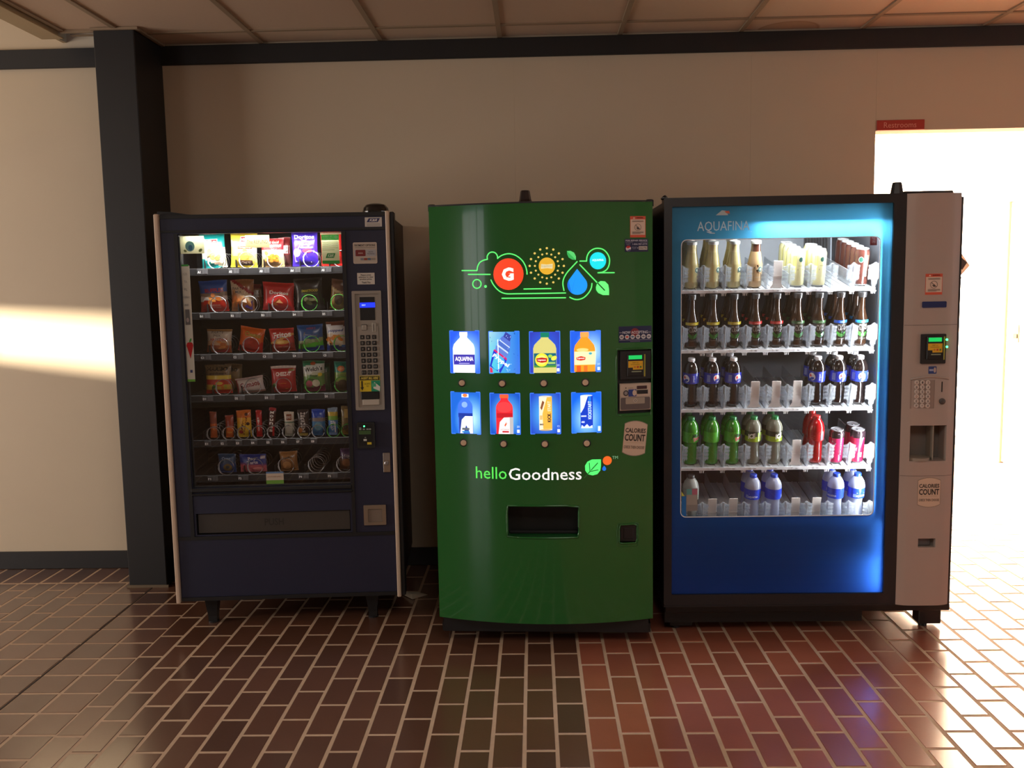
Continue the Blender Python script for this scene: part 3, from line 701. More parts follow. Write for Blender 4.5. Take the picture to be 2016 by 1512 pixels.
sticker('payment_sticker', snack, flat(-.0004), draw, label='rounded sticker listing payment options')
def draw(p):
    a = A(703, 537.5); b = A(738, 559.5); cx = (a[0]+b[0])/2; H_ = a[1]-b[1]; W_ = b[0]-a[0]
    p.rect(a[0], b[1], b[0], a[1], (208, 200, 190)); p.text('Please press\nselection to view\nproduct price.', cx, b[1]+H_*.62, W_*.84, H_*.55, (40, 38, 40), bold=.015); p.text('Thank You', cx, b[1]+H_*.17, W_*.5, H_*.17, (40, 38, 40), bold=.015)
sticker('notice_sticker', snack, flat(-.0004), draw)
gz = .0115
FILM = film_mat('paper_on_glass', .15, .6)
def draw(p):
    a = A(354, 465, gz); b = A(403, 499, gz); p.rect(a[0], b[1], b[0], a[1], (214, 216, 172)); c = A(374, 485, gz); p.disc(c[0], c[1], .020, .022, (120, 178, 190)); p.disc(c[0]+.002, c[1]-.006, .009, .012, (70, 130, 170)); p.disc(a[0]+.085, b[1]+.014, .009, .006, (120, 140, 90), rot=.7); p.disc(a[0]+.02, b[1]+.012, .007, .005, (130, 145, 100), rot=-.5)
sticker('globe_sticker', snack, flat(gz), draw, rough_mat=FILM, label='pale sticker with a small blue globe')
def draw(p):
    a = A(482, 463, gz); b = A(531, 487, gz); p.rect(a[0], b[1], b[0], a[1], (232, 224, 170)); p.text('The REFUND', (a[0]+b[0])/2, (a[1]+b[1])/2-.002, (b[0]-a[0])*.86, .016, (110, 105, 70))
sticker('refund_sticker', snack, flat(gz), draw, rough_mat=FILM, label='cream sticker reading The REFUND')
def draw(p):
    a = A(632, 462, gz); b = A(669, 519, gz); W_, H_ = b[0]-a[0], a[1]-b[1]; cx = (a[0]+b[0])/2
    p.rect(a[0], b[1], b[0], a[1], (196, 204, 158)); p.rect(a[0], a[1]-H_*.19, b[0], a[1], (96, 200, 110)); p.rect(a[0], b[1], b[0], b[1]+H_*.11, (60, 160, 70)); p.text('KEEP IT\nCOOL', a[0]+W_*.36, a[1]-H_*.10, W_*.5, H_*.12, (190, 235, 190)); p.disc(a[0]+W_*.84, a[1]-H_*.09, W_*.1, W_*.1, (150, 225, 160))
    for i in range(5): p.rect(a[0]+W_*.06, a[1]-H_*(.27+.065*i), b[0]-W_*(.06+.2*(i == 4)), a[1]-H_*(.255+.065*i), (128, 140, 100))
    p.poly([(cx-W_*.28, b[1]+H_*.20), (cx+W_*.18, b[1]+H_*.20), (cx+W_*.28, b[1]+H_*.36), (cx-W_*.18, b[1]+H_*.36)], (50, 140, 70)); p.text('K&R', cx, b[1]+H_*.28, W_*.34, H_*.11, (200, 225, 190), shear=.35, bold=.03)
sticker('green_notice', snack, flat(gz), draw, rough_mat=FILM, label='tall green and cream notice in the top corner of the glass')
def draw(p):
    q = [A(x, y, gz) for x, y in ((370, 751.5), (384.5, 748), (373, 523), (356, 521))]; p.poly(q, (222, 222, 210))
    def U(u, v): return (q[0][0]+(q[1][0]-q[0][0])*u+(q[3][0]-q[0][0])*v, q[0][1]+(q[3][1]-q[0][1])*v)
    p.poly([U(0, .985), U(1, .985), U(1, 1), U(0, 1)], (70, 170, 80)); p.poly([U(0, 0), U(1, 0), U(1, .02), U(0, .02)], (120, 190, 70))
    c = U(.55, .30); p.disc(c[0]-.004, c[1]+.006, .010, .014, (200, 30, 34)); p.disc(c[0]+.005, c[1]+.006, .010, .014, (200, 30, 34)); p.poly([(c[0]-.012, c[1]), (c[0]+.001, c[1]-.052), (c[0]+.014, c[1]), (c[0], c[1]+.01)], (200, 30, 34)); p.disc(c[0]+.004, c[1]+.028, .004, .010, (70, 160, 70), rot=-.4)
    for i, t_ in enumerate(('125', 'TA', 'FL', 'rabbit', 'eat')): cc = U(.5, .92-.065*i); p.text(t_, cc[0], cc[1], .004*len(t_)+.004, .010, (150, 150, 150))
    a, b = U(.5, .55), U(.5, .50); p.poly([U(.2, .49), U(.85, .49), U(.8, .62), U(.25, .62)], (110, 110, 110)); c = U(.5, .53); p.disc(c[0], c[1], .006, .010, (180, 170, 170)); a = U(.6, .09); p.rect(a[0]-.005, a[1]-.006, a[0]+.005, a[1]+.006, (70, 80, 130))
sticker('tall_glass_sticker', snack, flat(gz), draw, rough_mat=FILM, label='narrow white sticker with a red apple down the glass edge')
def draw(p):
    a = A(523.5, 929, gz); b = A(559, 952, gz); W_, H_ = b[0]-a[0], a[1]-b[1]; p.rect(a[0], b[1], b[0], a[1], (200, 184, 166)); p.rect(a[0], b[1], b[0], b[1]+H_*.3, (110, 160, 60)); p.rect(a[0], a[1]-H_*.14, b[0], a[1], (100, 130, 170)); p.text('out of order soon', a[0]+W_*.45, b[1]+H_*.62, W_*.75, H_*.16, (170, 130, 100), shear=.3)
sticker('small_glass_note', snack, flat(gz), lambda p: draw(p), rough_mat=FILM, label='small cream note with a green foot low on the glass')

# ------------------------------------------------------------ packets
FOIL = mat('printed_foil', attr=True, rough=.30, coat=.25, coat_rough=.15, bump=.25, bscale=45)
def bands(*bs, slant=0.0):
    def f(u, v):
        q = v+slant*(u-.5)
        for lim, c in bs:
            if q < lim: return c
        return bs[-1][1]
    return f
def packet(name, label, cat, group, frame, px0, py0, px1, py1, zbase, depth, base, draws, roll=0, yaw=0, thick=.045, bar=False, pinch=.07, seed=0, back=(190, 190, 195), ymat=None):
    """A filled pillow packet, sealed flat along both ends; its front carries the print."""
    x0, z1 = frame.at(px0, py0, depth); x1, z0 = frame.at(px1, py1, depth); w, hh = x1-x0, z1-zbase
    rnd = random.Random(seed or hash(label) % 9999); NU, NV = (14, 22) if not bar else (8, 20)
    ph = [rnd.uniform(0, 6.28) for _ in range(6)]
    def S(u, v, o, side=-1):
        a = 2*u-1; e = min(v, 1-v)
        inflate = (max(0, 1-abs(a)**2.6)**.55)*(1-math.exp(-max(0, e-.05)*9))
        wr = .0016*math.sin(17*u+ph[0]+3*v)*math.exp(-e*9)*6 + .0011*math.sin(9*v+ph[1])*math.sin(7*u+ph[2]) if not bar else .0006*math.sin(30*v+ph[1])
        y = side*(thick/2*inflate+wr*inflate+.0008+o)
        x = a*w/2*(1-pinch*math.sin(PI*v)**.7)+.02*w*math.sin(ph[3])*(v-.5)
        z = v*hh+.012*hh*math.sin(5*u+ph[4])*(1 if v > .97 else 0)
        return (x, y, z)
    mb = MB(); p = Print(mb, S, off=0, step=.0003)
    p.rect(0, 0, 1, 1, None, NU, NV, fn=lambda u, v: (tuple(min(255, c*1.08) for c in base(u, v)) if (v < .04 or v > .96) and int(u*NU) % 2 else base(u, v)))
    b = len(mb.v)
    for j in range(9):
        for i in range(7): mb.v.append(S(i/6, j/8, 0, 1))
    for j in range(8):
        for i in range(6): k = b+j*7+i; mb.face((k, k+7, k+8, k+1), 0, lin(back))
    p.off = .0006
    for d in draws:
        k = d[0]
        if k == 't': p.text(d[1], d[2], d[3], d[4], d[5], d[6], **(d[7] if len(d) > 7 else {}))
        elif k == 'd': p.disc(d[1], d[2], d[3], d[4], d[5], **(d[6] if len(d) > 6 else {}))
        elif k == 'r': p.rect(d[1], d[2], d[3], d[4], d[5], 4, 3)
        elif k == 'p': p.poly(d[1], d[2])
    o = mb.build(name, ymat or FOIL, None, smooth=60)
    tag(o, label, cat, group)
    o.location = frame.world((x0+x1)/2, depth, zbase+.001)
    o.rotation_mode = 'QUATERNION'
    o.rotation_quaternion = (Matrix.Rotation(frame.th+yaw, 3, 'Z') @ Matrix.Rotation(-roll, 3, 'Y')).to_quaternion()
    return o
def chips(cu, cv, n, r, c1, c2, seed=1, sq=False):
    rn = random.Random(seed); out = []
    for _ in range(n):
        a = rn.uniform(0, 6.28); q = rn.uniform(0, 1)**.5*r; u, v = cu+q*math.cos(a), cv+q*.6*math.sin(a); t = rn.random()
        c = tuple(c1[k]+(c2[k]-c1[k])*t for k in range(3))
        if sq: s = rn.uniform(.06, .11); b = rn.uniform(0, 6.28); out.append(('p', [(u+s*math.cos(b+i*2.09), v+s*.8*math.sin(b+i*2.09)) for i in range(3)], c))
        else: out.append(('d', u, v, rn.uniform(.07, .13), rn.uniform(.04, .08), c, {'n': 10, 'rings': 1, 'rot': rn.uniform(-.6, .6)}))
    return out
DP = .142
GC, GB, GS = 'snack packets in the spirals', 'bars on the narrow spirals', 'sweet packets on the lowest tray'
Wt, Rd, Bk, Nv = (240, 238, 232), (196, 34, 38), (24, 22, 24), (34, 40, 120)
def P(row, x0, y0, x1, y1, label, base, draws, name='chip_bag', cat='bag of chips', group=GC, depth=DP, **k):
    return packet(name, label, cat, group, F1, x0, y0, x1, y1, ROWS[row][0], depth, base, draws, **k)
P('A', 396, 461, 448, 527, 'teal and white chip bag at the left end of the top row', bands((.12, (20, 150, 150)), (.55, (235, 225, 190)), (.74, (225, 225, 215)), (1.1, (16, 140, 140)), slant=.35),
  [('r', .2, .68, .72, .84, (240, 235, 228)), ('r', .23, .70, .69, .82, Rd), ('t', "HERR'S", .46, .76, .40, .09, Wt, {'bold': .03, 'rot': -.12}), ('t', 'Sour Cream', .5, .60, .5, .05, (60, 60, 50), {'rot': -.1}), *chips(.5, .38, 9, .25, (240, 214, 130), (220, 180, 90), 2), ('t', 'CHIPS', .62, .13, .25, .05, Rd)], roll=.05, yaw=.15)
P('A', 451, 458, 508, 526, 'yellow and white chip bag in the top row, second from the left', bands((.25, (225, 200, 60)), (.5, (230, 190, 110)), (.66, (222, 214, 190)), (1.1, (232, 208, 70)), slant=.2),
  [('r', .40, .70, .78, .88, Wt), ('r', .42, .72, .76, .86, Rd), ('t', "HERR'S", .59, .79, .3, .08, Wt, {'bold': .03}), ('r', .3, .52, .85, .60, (96, 70, 50)), ('t', 'Honey BBQ', .57, .56, .45, .045, Wt), *chips(.58, .36, 9, .24, (236, 190, 90), (210, 140, 60), 3), ('r', .38, .06, .86, .2, (90, 60, 46)), ('t', 'CHIPS', .6, .13, .36, .07, (230, 210, 190), {'shear': .3})], roll=-.03)
P('A', 513, 470, 561, 524, 'red-topped snack mix bag in the top row, third from the left', bands((.35, (225, 180, 120)), (.6, (230, 215, 190)), (1.1, (170, 30, 36))),
  [('t', 'Rold Gold', .5, .86, .6, .1, (235, 220, 200)), ('t', 'PARTY\nMIX', .62, .66, .5, .24, (160, 110, 120), {'bold': .01}), *chips(.45, .32, 12, .36, (240, 170, 70), (214, 120, 40), 4)], name='snack_mix_bag', cat='snack bag')
P('A', 548, 468, 574, 520, 'maroon snack mix bag behind the red-topped one in the top row', bands((.4, (90, 50, 50)), (1.1, (130, 40, 44))), [('r', .3, .45, .95, .72, Wt), ('t', 'Y\nX', .75, .58, .3, .2, Bk)], name='snack_mix_bag', cat='snack bag', depth=DP+.05)
P('A', 573, 458, 628, 521, 'violet tortilla chip bag in the top row', bands((1.1, (62, 38, 170))),
  [('t', 'Doritos', .5, .86, .78, .12, Wt, {'bold': .03}), ('p', [(.36, .80), (.5, .68), (.62, .80), (.5, .76)], (224, 120, 40)), ('t', 'Spicy\nNacho', .55, .60, .6, .15, (235, 225, 235), {'shear': .3, 'bold': .02}), ('d', .2, .40, .14, .12, (220, 200, 220)), ('p', [(.12, .12), (.1, .3), (.35, .50), (.5, .18)], (150, 130, 205)), ('p', [(.5, .40), (.9, .46), (.75, .1), (.6, .28)], (225, 205, 225)), ('d', .62, .45, .2, .06, (200, 60, 80), {'rings': 1})])
P('A', 630, 456, 676, 524, 'bright red chip bag behind the green notice in the top row', bands((.9, (206, 38, 34)), (1.1, (225, 190, 160))), [('t', 'Cheetos', .5, .5, .7, .12, (240, 150, 40))])
P('B', 392, 553, 452, 617, 'blue, white and red ridged chip bag in the second row', bands((.36, (190, 44, 30)), (.46, (225, 215, 205)), (.60, (150, 130, 110)), (1.1, (30, 84, 170)), slant=-.05),
  [('t', 'RUFFLES', .56, .68, .68, .13, (190, 40, 50), {'bold': .04, 'rot': .04}), *chips(.55, .40, 5, .22, (226, 150, 70), (210, 120, 50), 5), ('t', 'CHEDDAR', .55, .20, .40, .06, (230, 205, 190)), ('t', '& SOUR CREAM', .55, .13, .42, .035, (220, 190, 180)), ('p', [(.04, .32), (.05, .50), (.34, .46), (.28, .40)], (205, 195, 190))], roll=.02)
P('B', 453, 551, 503, 614, 'party mix bag with a maroon top in the second row', bands((.44, (176, 116, 66)), (.5, (205, 160, 110)), (.72, (210, 190, 160)), (.84, (150, 34, 40)), (1.1, (150, 100, 60)), slant=.5),
  [('p', [(.04, .52), (.66, .55), (.66, .78), (.04, .80)], Wt), ('t', 'PARTY\nMIX', .36, .66, .52, .19, (70, 64, 70), {'bold': .01}), *chips(.4, .27, 12, .34, (220, 130, 60), (160, 84, 36), 6), ('p', [(.60, .14), (.9, .02), (.96, .34)], (60, 40, 110)), ('p', [(.5, .3), (.72, .26), (.7, .42)], (235, 225, 215))], name='snack_mix_bag', cat='snack bag')
P('B', 488, 560, 520, 612, 'party mix bag half hidden behind its twin in the second row', bands((.5, (120, 80, 50)), (.8, (150, 110, 80)), (1.1, (120, 34, 40))), [('r', .34, .5, .98, .76, (205, 200, 196)), ('t', 'RTY\nMIX', .68, .63, .5, .2, (50, 46, 50))], name='snack_mix_bag', cat='snack bag', depth=DP+.05, roll=.05)
P('B', 514, 557, 580, 617, 'bright red tortilla chip bag in the second row', bands((1.1, (188, 34, 34))), [('t', 'Doritos', .54, .63, .62, .12, Wt, {'bold': .03, 'rot': -.05}), ('p', [(.1, .93), (.36, .72), (.28, .70)], (220, 130, 90)), ('p', [(.34, .22), (.55, .46), (.8, .14), (.52, .05)], (226, 128, 50)), ('p', [(.45, .28), (.56, .40), (.68, .26)], (240, 190, 130))], roll=-.06)
P('B', 580, 548, 640, 617, 'black popcorn bag with a green spiral in front in the second row', bands((1.1, (28, 28, 28))), [('p', [(.14, .70), (.5, .84), (.9, .70), (.5, .66)], (70, 70, 70)), ('t', 'SMARTFOOD', .56, .60, .6, .08, (210, 200, 60), {'shear': .2, 'bold': .02}), ('r', .35, .46, .85, .53, (60, 72, 40)), *chips(.58, .28, 7, .22, (110, 110, 80), (70, 80, 50), 7), ('p', [(.05, .1), (.12, .62), (.16, .62), (.12, .12)], (150, 150, 150))], roll=.05)
P('B', 646, 551, 684, 617, 'tan and brown snack bag at the right end of the second row', bands((.5, (150, 116, 62)), (.62, (190, 160, 110)), (1.1, (110, 74, 54)), slant=.3), [('d', .5, .35, .25, .2, (60, 50, 40)), ('t', 'Smokey', .5, .6, .6, .1, (230, 210, 180))], roll=-.12, name='snack_bag', cat='snack bag')
P('C', 405, 649, 458, 698, 'brown and white party mix bag in the third row', bands((.32, (170, 96, 60)), (.5, (200, 165, 130)), (.9, (196, 186, 170)), (1.1, (150, 110, 60))), [('t', 'PARTY\nMIX', .45, .80, .5, .24, (60, 54, 54)), ('t', 'HARTZANI', .5, .56, .7, .12, (190, 60, 40), {'shear': .3, 'bold': .02}), *chips(.5, .28, 9, .3, (220, 150, 70), (170, 90, 50), 8), ('p', [(.1, .02), (.9, .02), (.95, .2), (.5, .08)], (180, 60, 66))], roll=-.04, name='snack_mix_bag', cat='snack bag')
P('C', 466, 645, 518, 698, 'orange cheese puff bag in the third row', bands((.34, (196, 34, 26)), (1.1, (222, 104, 30)), slant=-.2), [('t', 'Cheetos', .56, .72, .68, .2, (30, 22, 20), {'bold': .05, 'rot': -.08}), ('t', 'Cheetos', .56, .72, .66, .18, (238, 200, 60), {'bold': .0, 'rot': -.08}), ('d', .52, .35, .30, .22, (170, 40, 26)), *chips(.52, .35, 6, .2, (200, 60, 40), (150, 34, 22), 9)], roll=-.16)
P('C', 531, 647, 583, 697, 'red and gold corn chip bag in the third row', bands((.2, (150, 40, 34)), (.5, (184, 44, 36)), (.6, (220, 170, 90)), (1.1, (190, 50, 38)), slant=-.4), [('t', 'Fritos', .54, .72, .74, .25, Wt, {'bold': .03, 'rot': .07}), ('d', .5, .40, .34, .09, (222, 178, 92)), ('d', .46, .40, .16, .05, (236, 205, 130)), ('t', 'CORN CHIPS', .5, .2, .5, .06, (225, 190, 160))], roll=.04)
P('C', 586, 640, 640, 697, 'blue and green popcorn bag in the third row', bands((.14, (30, 70, 150)), (.3, (90, 190, 60)), (.44, (150, 160, 120)), (1.1, (32, 84, 150)), slant=-.1), [('t', "HERR'S", .56, .86, .34, .08, (200, 90, 90)), ('p', [(.28, .72), (.8, .60), (.78, .46), (.24, .58)], (120, 116, 90)), ('t', 'White Popcorn', .52, .6, .46, .05, (230, 228, 215), {'rot': -.15}), *chips(.45, .40, 9, .26, (200, 205, 180), (90, 130, 70), 10)], roll=.05)
P('C', 642, 633, 694, 697, 'white and blue popped crisp bag at the right end of the third row', bands((.16, (36, 70, 160)), (.55, (222, 205, 180)), (.86, (228, 226, 226)), (1.1, (120, 70, 50)), slant=.1), [('t', 'popped', .40, .68, .66, .12, (36, 60, 150), {'shear': .25, 'bold': .02}), *chips(.3, .38, 8, .3, (228, 150, 50), (210, 120, 40), 11), ('r', .62, .08, .95, .18, (60, 110, 200))], roll=.03)
P('D', 403, 719, 459, 780, 'clear and gold gummy sweet bag in the fourth row', bands((.12, (180, 44, 30)), (.3, (190, 160, 60)), (.52, (180, 50, 34)), (.62, (214, 190, 70)), (1.1, (112, 92, 62))), [('t', 'HARIBO', .5, .86, .8, .13, (26, 22, 22), {'bold': .05}), ('t', 'goldbears', .52, .70, .66, .1, (40, 30, 26), {'bold': .02}), ('d', .55, .36, .2, .1, (206, 60, 40)), ('d', .55, .36, .15, .06, (215, 190, 80)), *[('d', q, .2+.05*(i % 2), .05, .07, c) for i, (q, c) in enumerate(((.2, (190, 160, 40)), (.34, (60, 130, 50)), (.66, (200, 120, 40)), (.8, (160, 170, 60))))]], name='gummy_bag', cat='sweets')
P('D', 440, 717, 478, 772, 'gummy sweet bag behind the front one in the fourth row', bands((.5, (130, 90, 40)), (1.1, (124, 104, 70))), [('t', 'BO', .6, .8, .4, .12, (30, 26, 22), {'bold': .05})], name='gummy_bag', cat='sweets', depth=DP+.05, roll=-.04)
P('D', 466, 743, 524, 778, 'short white pretzel bite bag in the fourth row', bands((.1, (150, 110, 100)), (.85, (206, 196, 192)), (1.1, (190, 170, 168))), [('t', 'Combos', .52, .56, .74, .34, (140, 36, 50), {'bold': .03, 'rot': .15, 'shear': .2}), ('p', [(.25, .2), (.85, .42), (.86, .5), (.24, .28)], (170, 50, 50)), ('r', .0, .05, .08, .9, (150, 50, 56))], roll=.12, name='pretzel_bag', cat='snack bag')
P('D', 533, 721, 586, 778, 'plain red cheese cracker bag in the fourth row', bands((.93, (172, 32, 34)), (1.1, (205, 190, 180))), [('t', 'CHEEZ-IT', .52, .70, .62, .15, Wt, {'bold': .03}), ('r', .74, .80, .96, .88, (150, 130, 60)), ('p', [(.2, .08), (.3, .44), (.7, .46), (.78, .1)], (120, 60, 30)), ('p', [(.3, .14), (.4, .36), (.62, .36), (.66, .12)], (200, 110, 50)), ('d', .14, .28, .1, .08, (90, 130, 60))], roll=.02, name='cracker_bag', cat='snack bag')
P('D', 595, 711, 642, 778, 'green and grey fruit snack bag in the fourth row', bands((.16, (110, 40, 66)), (.55, (110, 150, 84)), (.62, (190, 196, 170)), (.88, (200, 205, 196)), (1.1, (40, 130, 88)), slant=-.1), [('p', [(.02, .62), (.96, .70), (.98, .86), (.02, .78)], (196, 198, 196)), ('t', "Welch's", .5, .74, .84, .14, (26, 26, 30), {'rot': .07, 'bold': .02}), ('t', 'Fruit\nSnacks', .52, .46, .5, .2, (40, 70, 50), {'bold': .01}), ('d', .3, .26, .16, .11, (180, 90, 110)), ('d', .62, .28, .18, .12, (215, 215, 190)), ('d', .82, .56, .1, .06, (220, 200, 60)), ('d', .48, .92, .12, .05, (200, 90, 40))], name='fruit_snack_bag', cat='snack bag')
P('D', 624, 716, 652, 776, 'fruit snack bag behind the front one in the fourth row', bands((.7, (70, 90, 60)), (1.1, (30, 90, 66))), [('t', "s", .7, .74, .2, .1, (150, 150, 150))], name='fruit_snack_bag', cat='snack bag', depth=DP+.05)
P('D', 657, 712, 694, 777, 'teal nut bag at the right end of the fourth row', bands((.3, (90, 70, 44)), (.62, (130, 160, 70)), (1.1, (20, 130, 110))), [('d', .42, .76, .22, .10, (205, 110, 50)), ('d', .42, .76, .12, .05, (225, 150, 90)), ('t', 'APPLE', .45, .52, .6, .09, (90, 110, 40), {'shear': .2}), ('d', .5, .25, .3, .14, (70, 56, 36))], name='nut_bag', cat='snack bag')
BAR = dict(name='candy_bar', cat='candy bar', group=GB, bar=True, thick=.022, pinch=.03)
P('E', 412, 811, 429, 866, 'dull orange bar at the left end of the bar row', bands((.55, (204, 104, 50)), (1.1, (140, 70, 50))), [*chips(.5, .3, 6, .25, (230, 150, 80), (190, 90, 40), 12)], **BAR)
P('E', 443, 818, 462, 865, 'glossy orange and red bar, second in the bar row', bands((.5, (214, 106, 40)), (1.1, (150, 60, 40))), [('t', 'Reese', .5, .25, .6, .1, (240, 200, 90), {'shear': .3})], **BAR)
P('E', 465, 808, 497, 866, 'yellow and orange peanut candy bag in the bar row', bands((.5, (224, 186, 50)), (.72, (228, 170, 50)), (1.1, (210, 110, 30))), [('t', 'Mr.\nGood', .5, .44, .7, .3, (120, 50, 30), {'rot': 1.2, 'bold': .02}), ('d', .7, .85, .12, .06, (90, 40, 30)), ('d', .8, .5, .12, .06, (60, 30, 30)), ('d', .3, .2, .15, .07, (150, 40, 40))], name='peanut_candy_bag', cat='candy bar', group=GB, thick=.026, pinch=.04)
P('E', 503, 808, 518, 868, 'narrow bright red wafer bar in the bar row', bands((1.1, (190, 24, 30))), [('t', 'KitKat bar', .5, .46, .82, .07, Wt, {'rot': 1.57})] and [('t', 'Kat bar', .5, .45, .9*.5, .55, Wt, {})][:0]+[('r', .35, .12, .65, .72, (205, 40, 44)), *[('t', ch, .5, .70-.09*i, .34, .07, Wt, {'bold': .02}) for i, ch in enumerate('KITKAT')]], **BAR)
P('E', 524, 803, 541, 866, 'maroon and brown coconut bar leaning in the bar row', bands((.88, (70, 22, 24)), (1.1, (160, 30, 40))), [*[('t', ch, .5, .84-.125*i, .5, .085, Wt, {'bold': .02}) for i, ch in enumerate('Mounds')], ('r', .72, .02, .98, .35, (190, 30, 40))], **{**BAR}, roll=-.10)
P('E', 559, 811, 581, 866, 'white coconut bar in the bar row', bands((.55, (176, 176, 160)), (.62, (80, 110, 90)), (1.1, (205, 196, 180))), [('r', .24, .66, .78, .90, (130, 70, 40)), ('t', 'KIND', .5, .78, .44, .1, Wt), ('r', .2, .1, .8, .5, (190, 190, 180))], **BAR)
P('E', 585, 807, 610, 866, 'dark brown chocolate bar with pale letters in the bar row', bands((.12, (190, 170, 90)), (1.1, (44, 28, 26))), [*[('t', ch, .5, .86-.098*i, .40, .075, (225, 220, 215), {'bold': .02}) for i, ch in enumerate('HERSHEYS')], ('d', .22, .22, .2, .1, (190, 120, 60))], **BAR)
P('E', 613, 806, 642, 864, 'blue and silver crisped rice bar in the bar row', bands((.2, (60, 110, 160)), (.56, (60, 120, 170)), (.66, (130, 120, 120)), (1.1, (26, 70, 180))), [('t', 'rice', .6, .72, .3, .07, (160, 190, 230)), ('d', .5, .36, .3, .16, (100, 150, 170))], name='rice_treat_bar', cat='candy bar', group=GB, thick=.03, pinch=.02)
P('E', 645, 803, 667, 867, 'pale blue bar with a yellow band in the bar row', bands((.08, (130, 160, 210)), (.55, (80, 130, 190)), (.72, (120, 170, 60)), (.84, (200, 170, 60)), (1.1, (130, 150, 170))), [*[('t', ch, .45, .5-.075*i, .36, .06, (225, 225, 230), {'bold': .02}) for i, ch in enumerate('MILKY')], ('r', .66, .1, .78, .5, (220, 220, 225))], **BAR)
P('E', 671, 800, 695, 867, 'gold wrapped bar at the right end of the bar row', bands((.1, (170, 140, 70)), (1.1, (120, 100, 54)), slant=.2), [('d', .4, .3, .2, .1, (40, 30, 24)), ('r', .3, .6, .7, .9, (190, 160, 90))], **BAR)
SW_ = dict(group=GS)
P('F', 429, 894, 467, 941, 'dark blue cookie packet on the lowest tray', bands((.5, (34, 70, 130)), (1.1, (44, 74, 110))), [('t', 'Oreo', .5, .78, .5, .14, (150, 170, 200), {'bold': .02}), ('d', .58, .30, .26, .20, (110, 92, 50)), ('d', .58, .32, .12, .08, (40, 56, 70))], name='cookie_packet', cat='cookies', **SW_)
P('F', 472, 895, 526, 935, 'blue and pink toaster pastry packet on the lowest tray', bands((.40, (190, 96, 110)), (.5, (120, 70, 130)), (1.1, (28, 52, 140)), slant=.1), [('t', 'Pop\nTarts', .48, .66, .42, .4, (205, 200, 215), {'bold': .04, 'rot': .1}), ('r', .80, .74, .97, .92, (150, 130, 140)), ('p', [(.02, .06), (.04, .42), (.34, .32), (.46, .10)], (214, 120, 130)), ('p', [(.5, .08), (.42, .36), (.76, .42), (.97, .2), (.96, .06)], (205, 110, 120)), ('d', .7, .2, .2, .09, (228, 150, 150))], name='pastry_packet', cat='pastry', thick=.03, pinch=.01, **SW_)
P('F', 551, 889, 589, 938, 'tan cookie packet with a window on the lowest tray', bands((1.1, (150, 104, 58))), [('t', "Grandma's", .48, .72, .72, .13, (44, 34, 26), {'rot': .12, 'shear': .3, 'bold': .01}), ('d', .42, .33, .30, .25, (120, 78, 40)), ('d', .42, .33, .26, .21, (168, 120, 72), {'n': 18})], name='cookie_packet', cat='cookies', roll=.04, **SW_)
P('F', 667, 883, 700, 938, 'purple and brown cookie packet at the right end of the lowest tray', bands((.55, (96, 60, 40)), (1.1, (70, 44, 84))), [('t', 'Fig', .5, .68, .4, .12, (190, 180, 190)), ('d', .45, .34, .28, .18, (130, 84, 50))], name='cookie_packet', cat='cookies', roll=-.05, **SW_)
# ------------------------------------------------------------ green machine
F2 = Frame(-.423, 3.75, -.044); GW, GZ0, GZ1, GB_ = .906, .113, 1.834, .078
def gsurf(x, z, o=0):
    t = 2*x/GW-1; return (x, -GB_*(1-t*t)-o, z)
def G_(px, py, extra=0.0):
    d = -.05
    for _ in range(6):
        x, z = F2.at(px, py, d); d = gsurf(x, z)[1]+extra
    return x, z
M_GREEN = mat('green_enamel', (26, 98, 42), rough=.16, coat=.6, coat_rough=.04, noise=.03, nscale=6)
green = tag(empty('drink_vending_machine', (F2.o.x, F2.o.y, 0), F2.th), 'glossy green drink machine with a bowed front and eight lit pictures', 'vending machine')
mb = MB(); mb.box(.004, .058, GZ0-.03, GW-.004, .82, GZ1-.004, ch=.006); mb.build('cabinet', M_BLACK, green)
pa, pb = G_(999, 1058), G_(1139.5, 995); ca, cb = G_(1219, 1071), G_(1254, 1031); qa, qb = G_(1216, 815), G_(1283.5, 687)
mb = MB()
xs_ = breaks(.002, GW-.002, 30, pa[0], pb[0], ca[0], cb[0], qa[0], qb[0]); zs_ = breaks(GZ0, GZ1, 12, pa[1], pb[1], ca[1], cb[1], qa[1], qb[1])
patch_with_holes(mb, xs_, zs_, [(pa[0], pa[1], pb[0], pb[1], .09), (ca[0], ca[1], cb[0], cb[1], .03), (qa[0], qa[1], qb[0], qb[1], .012)], gsurf, .03, 0, None, 1)
for a, b in zip(xs_, xs_[1:]):
    for z, fl_ in ((GZ0, 0), (GZ1, 1)):
        P0, P1 = gsurf(a, z), gsurf(b, z); q = (P0, P1, (b, .05, z), (a, .05, z)); mb.quad(*(q if fl_ else q[::-1]))
for x, fl_ in ((.002, 0), (GW-.002, 1)):
    q = ((x, 0, GZ0), (x, .05, GZ0), (x, .05, GZ1), (x, 0, GZ1)); mb.quad(*(q[::-1] if not fl_ else q))
mb.build('door', [M_GREEN, mat('pit_black', (8, 8, 8), rough=.6)], green, smooth=25)
